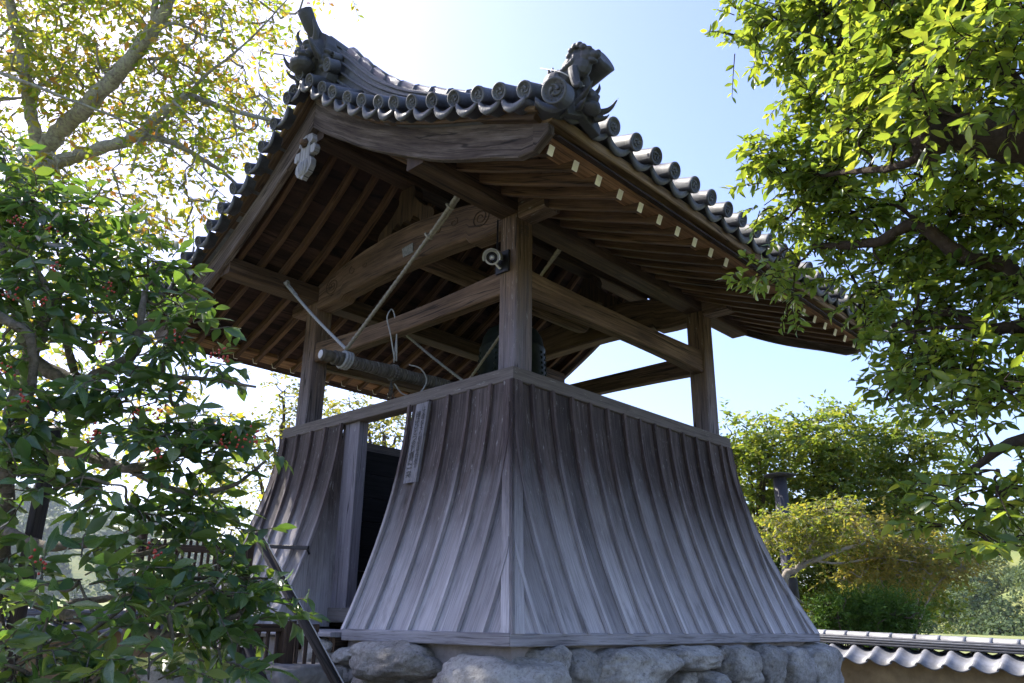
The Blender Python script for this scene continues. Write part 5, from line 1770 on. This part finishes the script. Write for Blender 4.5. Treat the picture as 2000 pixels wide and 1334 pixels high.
blobs = [(1430, 30, 4.7, 55), (1500, 70, 4.6, 68), (1570, 60, 4.4, 65), (1620, 20, 4.2, 80), (1640, 110, 4.1, 75), (1720, 60, 3.8, 85), (1590, 160, 4.3, 60), (1700, 170, 3.8, 90), (1560, 210, 4.5, 62),
         (1490, 260, 4.7, 62), (1450, 280, 4.8, 38), (1600, 270, 4.4, 75), (1700, 270, 4.0, 75), (1480, 340, 4.8, 52), (1540, 360, 4.7, 62), (1620, 370, 4.6, 66), (1700, 380, 4.4, 68), (1480, 430, 4.8, 45), (1550, 440, 4.7, 60),
         (1640, 450, 4.6, 58), (1470, 480, 4.7, 38), (1790, 90, 3.4, 90), (1870, 150, 3.1, 90), (1950, 80, 3.0, 90), (1800, 210, 3.4, 75), (1880, 230, 3.2, 45), (1960, 200, 3.0, 40), (2000, 300, 3.2, 40), (1820, 380, 4.2, 75),
         (1900, 370, 4.2, 70), (1970, 390, 4.1, 70), (1860, 460, 4.2, 65), (1940, 480, 4.1, 65), (1760, 520, 4.3, 68), (1690, 540, 4.5, 65), (1620, 550, 4.7, 55), (1560, 540, 4.8, 55), (1570, 600, 4.8, 35), (1640, 630, 4.6, 50),
         (1700, 640, 4.4, 62), (1760, 660, 4.3, 60), (1830, 570, 4.2, 65), (1900, 570, 4.1, 60), (1980, 600, 4.0, 60), (1690, 710, 4.4, 48), (1750, 740, 4.2, 55), (1820, 700, 4.0, 65), (1900, 690, 3.9, 68), (1980, 700, 3.8, 65),
         (1800, 790, 3.8, 50), (1870, 790, 3.6, 60), (1950, 800, 3.4, 65), (1860, 870, 3.4, 55), (1930, 890, 3.2, 62), (1840, 950, 3.3, 50), (1900, 970, 3.1, 60), (1980, 960, 3.0, 65), (1860, 1020, 3.2, 38), (1970, 1060, 3.0, 45),
         (1800, 20, 3.6, 80), (1560, -60, 4.4, 80), (1750, -90, 3.8, 110), (1950, -90, 3.3, 120), (2080, 100, 3.0, 90), (2100, 500, 3.7, 110), (2100, 750, 3.5, 110), (2100, 950, 3.2, 100), (2150, -150, 3.4, 160), (2250, 200, 3.4, 120), (1500, 170, 4.9, 30)]
blobs = [((b[0] + 85 if b[0] < 1730 and 480 < b[1] < 770 else b[0] + 38 if b[0] < 1720 else b[0] + 18),) + b[1:] for b in blobs if b[:2] not in ((1570, 600), (1560, 540), (1960, 200), (2000, 300), (1880, 230))] + [(1500, 520, 4.7, 16), (1560, 570, 4.7, 14), (2330, -100, 3.9, 130), (2500, -300, 4.0, 160), (2620, 0, 4.2, 150), (2450, 250, 4.3, 110), (2580, 350, 4.3, 120), (2200, -350, 3.9, 140), (2250, 700, 3.9, 90)]
tree('camphor_tree', 'bright green leafy tree overhanging the eave at the right edge', limbs, fill(blobs, .155), 'leaf_camphor', 'bark_camphor',
     .062, .026, 8, 11, .17, True, .25, .18, droop=.30, conn_r=.010, flat=.6, size_var=.45, twig_r=.004)

# ---- cherry tree, upper left
limbs = [(px((-160, 1300, 9.6), (-120, 800, 9.6), (-40, 500, 9.5), (20, 400, 9.4), (78, 300, 9.3)), .30, .17),
         (px((78, 300, 9.3), (62, 230, 9.2), (50, 160, 9.1), (38, 90, 9.1), (20, 0, 9.0), (0, -120, 9.0)), .105, .06),
         (px((80, 300, 9.3), (130, 245, 9.2), (185, 190, 9.0), (240, 135, 8.9), (290, 70, 8.8), (325, 10, 8.7), (350, -70, 8.6)), .15, .085),
         (px((70, 330, 9.3), (130, 312, 9.2), (200, 288, 9.0), (265, 268, 8.9), (310, 228, 8.8), (365, 185, 8.8)), .12, .065),
         (px((265, 268, 8.9), (330, 276, 9.0), (390, 308, 9.2), (440, 340, 9.4), (480, 380, 9.6)), .06, .022),
         (px((365, 185, 8.8), (430, 208, 9.0), (500, 228, 9.4), (560, 240, 9.8), (600, 245, 10.2)), .05, .02),
         (px((365, 185, 8.8), (410, 140, 8.7), (450, 110, 8.7), (500, 65, 8.7), (560, 0, 8.6)), .028, .01),
         (px((290, 70, 8.8), (340, 45, 8.7), (400, 70, 8.7), (450, 85, 8.8)), .035, .012),
         (px((-20, 135, 8.0), (60, 165, 8.0), (150, 200, 8.2), (250, 240, 8.5), (330, 290, 8.8), (440, 385, 9.2)), .03, .008),
         (px((0, 195, 9.2), (50, 190, 9.1)), .03, .02), (px((290, 115, 8.9), (340, 118, 8.9), (400, 150, 9.0)), .03, .012),
         (px((310, -20, 8.7), (300, 20, 8.7), (305, 55, 8.8)), .05, .05)]
limbs = [(l_[0], l_[1] * .72, l_[2] * .72) for l_ in limbs]
blobs = []
for (u, v_, r) in ((30, 30, 75), (110, 40, 75), (190, 50, 72), (260, 30, 60), (110, 120, 68), (20, 110, 60), (170, 120, 55), (380, 30, 60), (440, 60, 58), (500, 40, 50), (540, 90, 38), (330, 110, 58), (400, 110, 55), (460, 130, 48),
                   (510, 150, 36), (250, 160, 55), (300, 170, 60), (360, 200, 55), (420, 190, 55), (480, 200, 45), (530, 215, 30), (60, 220, 55), (130, 175, 50), (200, 240, 55), (270, 220, 50), (330, 240, 50), (400, 250, 52), (450, 260, 46),
                   (500, 270, 34), (30, 290, 45), (110, 270, 40), (370, 320, 42), (430, 310, 44), (320, 350, 26), (200, 340, 44), (230, 370, 40), (150, 370, 50), (480, 310, 24), (420, 390, 26), (360, 420, 45), (300, 400, 38), (400, 440, 28), (330, 470, 48), (40, 380, 38),
                   (90, 400, 55), (200, 420, 60), (260, 460, 50), (130, 470, 60), (380, 480, 20), (20, 480, 60), (60, 620, 60), (180, 560, 60), (300, 540, 50), (640, -20, 30), (690, -15, 22), (570, 20, 24), (-40, 200, 80), (-30, 20, 90), (250, -60, 90), (450, -60, 80), (100, -70, 100),
                   (370, 560, 40), (250, 620, 50), (100, 720, 60), (240, 780, 60), (320, 700, 50), (60, 820, 70), (300, 850, 50), (420, 830, 40), (180, 880, 60), (400, 930, 45)):
    dp = 9.3 + rng.uniform(-.7, .7) + (1.2 if u > 480 else 0)
    blobs.append((u, v_, dp, r, .8))
cb = lambda P_: np.where(noise_arr(P_, 1.1) > .15, .18, 0)
def noise_arr(P_, s_): return np.array([noise.noise(Vector(p) * s_) for p in P_])
tree('cherry_tree', 'lichen-grey cherry tree with yellowing backlit leaves in the upper left', limbs, fill(blobs, .36), 'leaf_cherry', 'bark_cherry',
     .105, .05, 5, 7, .42, False, .2, .15, droop=.42, conn_r=.016, flat=.7, bias=cb, twig_r=.0045, leaf_up=.35)

# ---- trees behind the tower and behind the wall
def blob_tree(name, label, blobs, mat, bark, L, W, spacing, twigs, leaves, tl, base_u, depth, trunk_r, group, nparts=0, **k):
    b0 = at(base_u, 1100, depth); top = at(base_u + 10, min(b[1] for b in blobs) + 60, depth)
    limbs = [([(b0[0], b0[1], GZ - .1), (b0[0] + .1, b0[1], (GZ + top[2]) * .4), tuple(top)], trunk_r, trunk_r * .35)]
    for b in blobs[::2]:
        c = at(b[0], b[1], b[2])
        limbs.append(([(b0[0] + .05, b0[1], GZ + (c[2] - GZ) * .45), tuple((np.array([b0[0], b0[1], c[2]]) * .45 + c * .55) - [0, 0, .3]), tuple(c)], trunk_r * .4, trunk_r * .12))
    return tree(name, label, limbs, fill(blobs, spacing), mat, bark, L, W, twigs, leaves, tl, False, .2, .12, nparts=nparts, group=group, conn_r=.012, twig_r=0, **k)
G1 = 'trees behind the bell tower'
blob_tree('maple_tree', 'yellow-green maple seen below the eave left of the tower', [(545, 770, 15, 52), (590, 830, 15, 50), (520, 850, 15, 55), (640, 800, 15.5, 45), (560, 920, 15, 55), (500, 960, 15, 50), (470, 900, 15, 45), (610, 900, 15.5, 45), (520, 1040, 15, 60), (440, 1010, 15, 60)],
          'leaf_maple', 'bark_brown', .10, .06, .42, 8, 9, .5, 540, 15, .12, G1, nparts=120)
blob_tree('maple_tree', 'yellow-green maple glimpsed through the open doorway', [(690, 800, 16.5, 52), (740, 790, 16.5, 40), (780, 850, 17, 50), (730, 880, 16.5, 45), (680, 880, 16.5, 50), (800, 800, 17.5, 40), (840, 900, 17, 55), (760, 960, 17, 70)],
          'leaf_maple', 'bark_brown', .10, .06, .42, 8, 9, .5, 740, 16.5, .12, G1, nparts=120)
G2 = 'trees behind the tiled wall'
hd = lambda us, vtop, dp, r: [(u + random.uniform(-8, 8), v_ + random.uniform(-8, 8), dp + random.uniform(-.5, .5), r, .7) for u in us for v_ in range(vtop, 1190, 52)]
blob_tree('hedge_tree', 'dense clipped evergreen directly right of the tower skirt', hd((1425, 1475, 1525), 865, 14.0, 42) + [(1440, 830, 14, 22), (1500, 840, 14, 26)], 'leaf_hedge', 'bark_brown', .11, .055, .30, 8, 8, .34, 1475, 14.0, .10, G2, nparts=60)
blob_tree('hedge_tree', 'dense clipped evergreen behind the dark capped column', hd((1570, 1615, 1660), 850, 14.2, 42) + [(1545, 830, 14, 24), (1600, 820, 14, 24), (1640, 835, 14, 26)], 'leaf_hedge', 'bark_brown', .11, .055, .30, 8, 8, .34, 1615, 14.2, .10, G2, nparts=60)
blob_tree('hedge_tree', 'dense clipped evergreen partly hidden by the overhanging branches', hd((1705, 1755, 1805), 870, 14.4, 44) + [(1690, 845, 14.4, 24), (1750, 850, 14.4, 26)], 'leaf_hedge', 'bark_brown', .11, .055, .30, 8, 8, .34, 1755, 14.4, .10, G2, nparts=60)
for (u, v_, hgt) in ((1418, 800, 40), (1595, 805, 45), (1560, 815, 30), (1700, 825, 28), (1480, 822, 28), (1655, 820, 22), (1775, 832, 24)):
    pass
b0 = at(1520, 1160, 11.0)
limbs = [([(b0[0] - .2, b0[1] - .1, GZ - .1), (b0[0] - .1, b0[1], -.6), tuple(at(1530, 1142, 11.0)), tuple(at(1556, 1112, 11)), tuple(at(1600, 1090, 11)), tuple(at(1640, 1075, 11.1)), tuple(at(1690, 1060, 11.3))], .07, .018),
         (px((1550, 1120, 11), (1575, 1082, 11), (1590, 1050, 11.1), (1600, 1015, 11.2)), .025, .008), (px((1590, 1095, 11), (1640, 1100, 11.2), (1720, 1090, 11.4), (1800, 1100, 11.5)), .02, .008),
         (px((1530, 1150, 11), (1580, 1182, 11), (1630, 1178, 11.1)), .02, .008)]
blobs = [(1510, 1030, 11, 36, .5), (1560, 1035, 11.1, 42, .5), (1610, 1030, 11.2, 42, .5), (1580, 1070, 11.2, 34, .5), (1650, 1050, 11.3, 38, .5), (1495, 1065, 11, 22, .4), (1640, 1000, 11.4, 24, .4)]
tree('young_tree', 'light green young tree with a pale curved branch behind the wall', limbs, fill(blobs, .2), 'leaf_hedge', 'bark_pale', .075, .036, 7, 8, .22, False, .2, .12, nparts=60, group=G2, conn_r=.009, bias=lambda P_: .25)
blob_tree('autumn_tree', 'low spreading tree turning brown and gold behind the wall', [(1690, 1080, 11.6, 42, .6), (1740, 1060, 11.8, 42, .6), (1790, 1090, 11.8, 44, .6), (1720, 1120, 11.6, 40, .6), (1840, 1100, 12, 42, .6), (1780, 1140, 11.8, 34, .6), (1880, 1110, 12, 34, .5), (1690, 1020, 12, 34, .5), (1650, 1130, 11.6, 30, .5)],
          'leaf_autumn', 'bark_pale', .07, .035, .22, 8, 9, .25, 1740, 11.8, .06, G2, nparts=60)
for i, (u, lab) in enumerate(((1630, 'feathery green conifer shrub nearest the tower skirt above the wall'), (1690, 'feathery green conifer shrub in the middle of three above the wall'), (1755, 'feathery green conifer shrub farthest right above the wall'))):
    bl = [(u + random.uniform(-20, 20), v_, 10.6 + random.uniform(-.2, .3), 26, .3) for v_ in (1185, 1200, 1215, 1235, 1260)] + [(u - 22, 1205, 10.6, 20, .3), (u + 24, 1200, 10.6, 22, .3)]
    blob_tree('conifer_shrub', lab, bl, 'leaf_conifer', 'bark_brown', .075, .018, .14, 9, 10, .18, u, 10.6, .03, 'conifer shrubs behind the wall', cat='shrub', flat=1.0, droop=-.2)

# ---- far hills and the woods on them
def hill(name, cu, depth, half, height, rough, base=-1.0):
    """a hill as a mound of terrain seen at pixel column cu"""
    c = CAM + np.array([_c, _s, 0]) * depth + _R0 * (cu - 1000) / F_PX * depth * 1.02
    n = 26
    v, f = [], []
    hs = {}
    for i in range(n + 1):
        for j in range(n + 1):
            a, b = (i / n * 2 - 1), (j / n * 2 - 1)
            x = c[0] + _R0[0] * a * half + _c * b * half * .8
            y = c[1] + _R0[1] * a * half + _s * b * half * .8
            r = math.sqrt(a * a + b * b)
            h = max(0, math.cos(min(1, r) * math.pi / 2)) ** 1.1 * height * (1 + rough * noise.noise(Vector((a * 2.3, b * 2.3, depth))))
            v.append((x, y, base - 2 + h))
    for i in range(n):
        for j in range(n):
            q = i * (n + 1) + j
            f.append((q, q + 1, q + n + 2, q + n + 1))
    o = tag(MB().add(v, f, None, True).build(name, 'ground'), kind='structure')
    return np.array(v), n, c
def wood_on(name, label, hv, n, count, size, mat, k=70, ls=.38):
    """crowns of leaf clumps spread over the hill"""
    pos = []
    g = hv.reshape(n + 1, n + 1, 3)
    P_, D_, U_, S_ = [], [], [], []
    for _ in range(count):
        i, j = rng.uniform(1, n - 1.01), rng.uniform(0, n * .62)
        i0, j0 = int(i), int(j)
        p = g[i0, j0] * (1 - (i - i0)) + g[i0 + 1, j0] * (i - i0)
        p2 = g[i0, j0 + 1] * (1 - (i - i0)) + g[i0 + 1, j0 + 1] * (i - i0)
        p = p * (1 - (j - j0)) + p2 * (j - j0)
        u_, v2, z_ = pix(p)
        if not (-120 < u_ < 2120 and v2 < 1290): continue
        R = size * rng.uniform(.6, 1.4)
        d = rng.normal(size=(k, 3)); d[:, 2] = np.abs(d[:, 2]) * .9; d = unit(d)
        q = p + d * R * rng.uniform(.75, 1.05, (k, 1)) * np.array([1, 1, 1.05]) + [0, 0, R * .3]
        P_.append(q); D_.append(np.cross(d, rng.normal(size=(k, 3)))); U_.append(d + rng.normal(size=(k, 3)) * .5)
        S_.append(np.full(k, R * ls) * rng.uniform(.7, 1.3, k))
    P_, D_, U_, S_ = map(np.concatenate, (P_, D_, U_, S_))
    V, F = leaf_mesh(1.0, .75, .3, .2, False)
    rr = np.repeat(rng.beta(2, 2.5, count), k)[:len(P_)] * .7 + rng.uniform(0, .3, len(P_))
    me = mass_mesh(name, V, F, frames(P_, D_, U_, S_), np.clip(rr, 0, .99))
    me.materials.append(M[mat])
    tag(obj(name, me), label, 'woods', kind='stuff')
hv, n, c = hill('hill', 2080, 95, 40, 13, .5)
wood_on('hillside_woods', 'pale green woods on the near hillside at the lower right', hv, n, 520, 1.7, 'leaf_hill_mass', 220, .19)
hv, n, c = hill('hill', 2150, 190, 90, 26, .5)
wood_on('hillside_woods', 'bluish woods on the higher hill at the right edge', hv, n, 520, 3.4, 'leaf_hill_mass', 140, .24)
hv, n, c = hill('hill', 60, 620, 280, 82, .4, 2.0)
wood_on('hillside_woods', 'hazy blue wooded hill beyond the field at the left', hv, n, 700, 8.0, 'leaf_hill_mass')

# ================================================================== air
HZ = MB()
x0, x1, y0, y1, z0, z1 = -700, 900, -700, 1000, -6, 110
HZ.add([(x0, y0, z0), (x1, y0, z0), (x1, y1, z0), (x0, y1, z0), (x0, y0, z1), (x1, y0, z1), (x1, y1, z1), (x0, y1, z1)],
       [(3, 2, 1, 0), (4, 5, 6, 7), (0, 1, 5, 4), (1, 2, 6, 5), (2, 3, 7, 6), (3, 0, 4, 7)])
mh = bpy.data.materials.new('haze'); mh.use_nodes = True
nh = mh.node_tree.nodes; nh.remove(nh['Principled BSDF'])
vh = nh.new('ShaderNodeVolumePrincipled'); vh.inputs['Density'].default_value = .00022; vh.inputs['Color'].default_value = (.80, .89, 1.0, 1); vh.inputs['Anisotropy'].default_value = 0.0
mh.node_tree.links.new(vh.outputs[0], nh['Material Output'].inputs['Volume'])
M['haze'] = mh
tag(HZ.build('haze', 'haze'), kind='stuff')
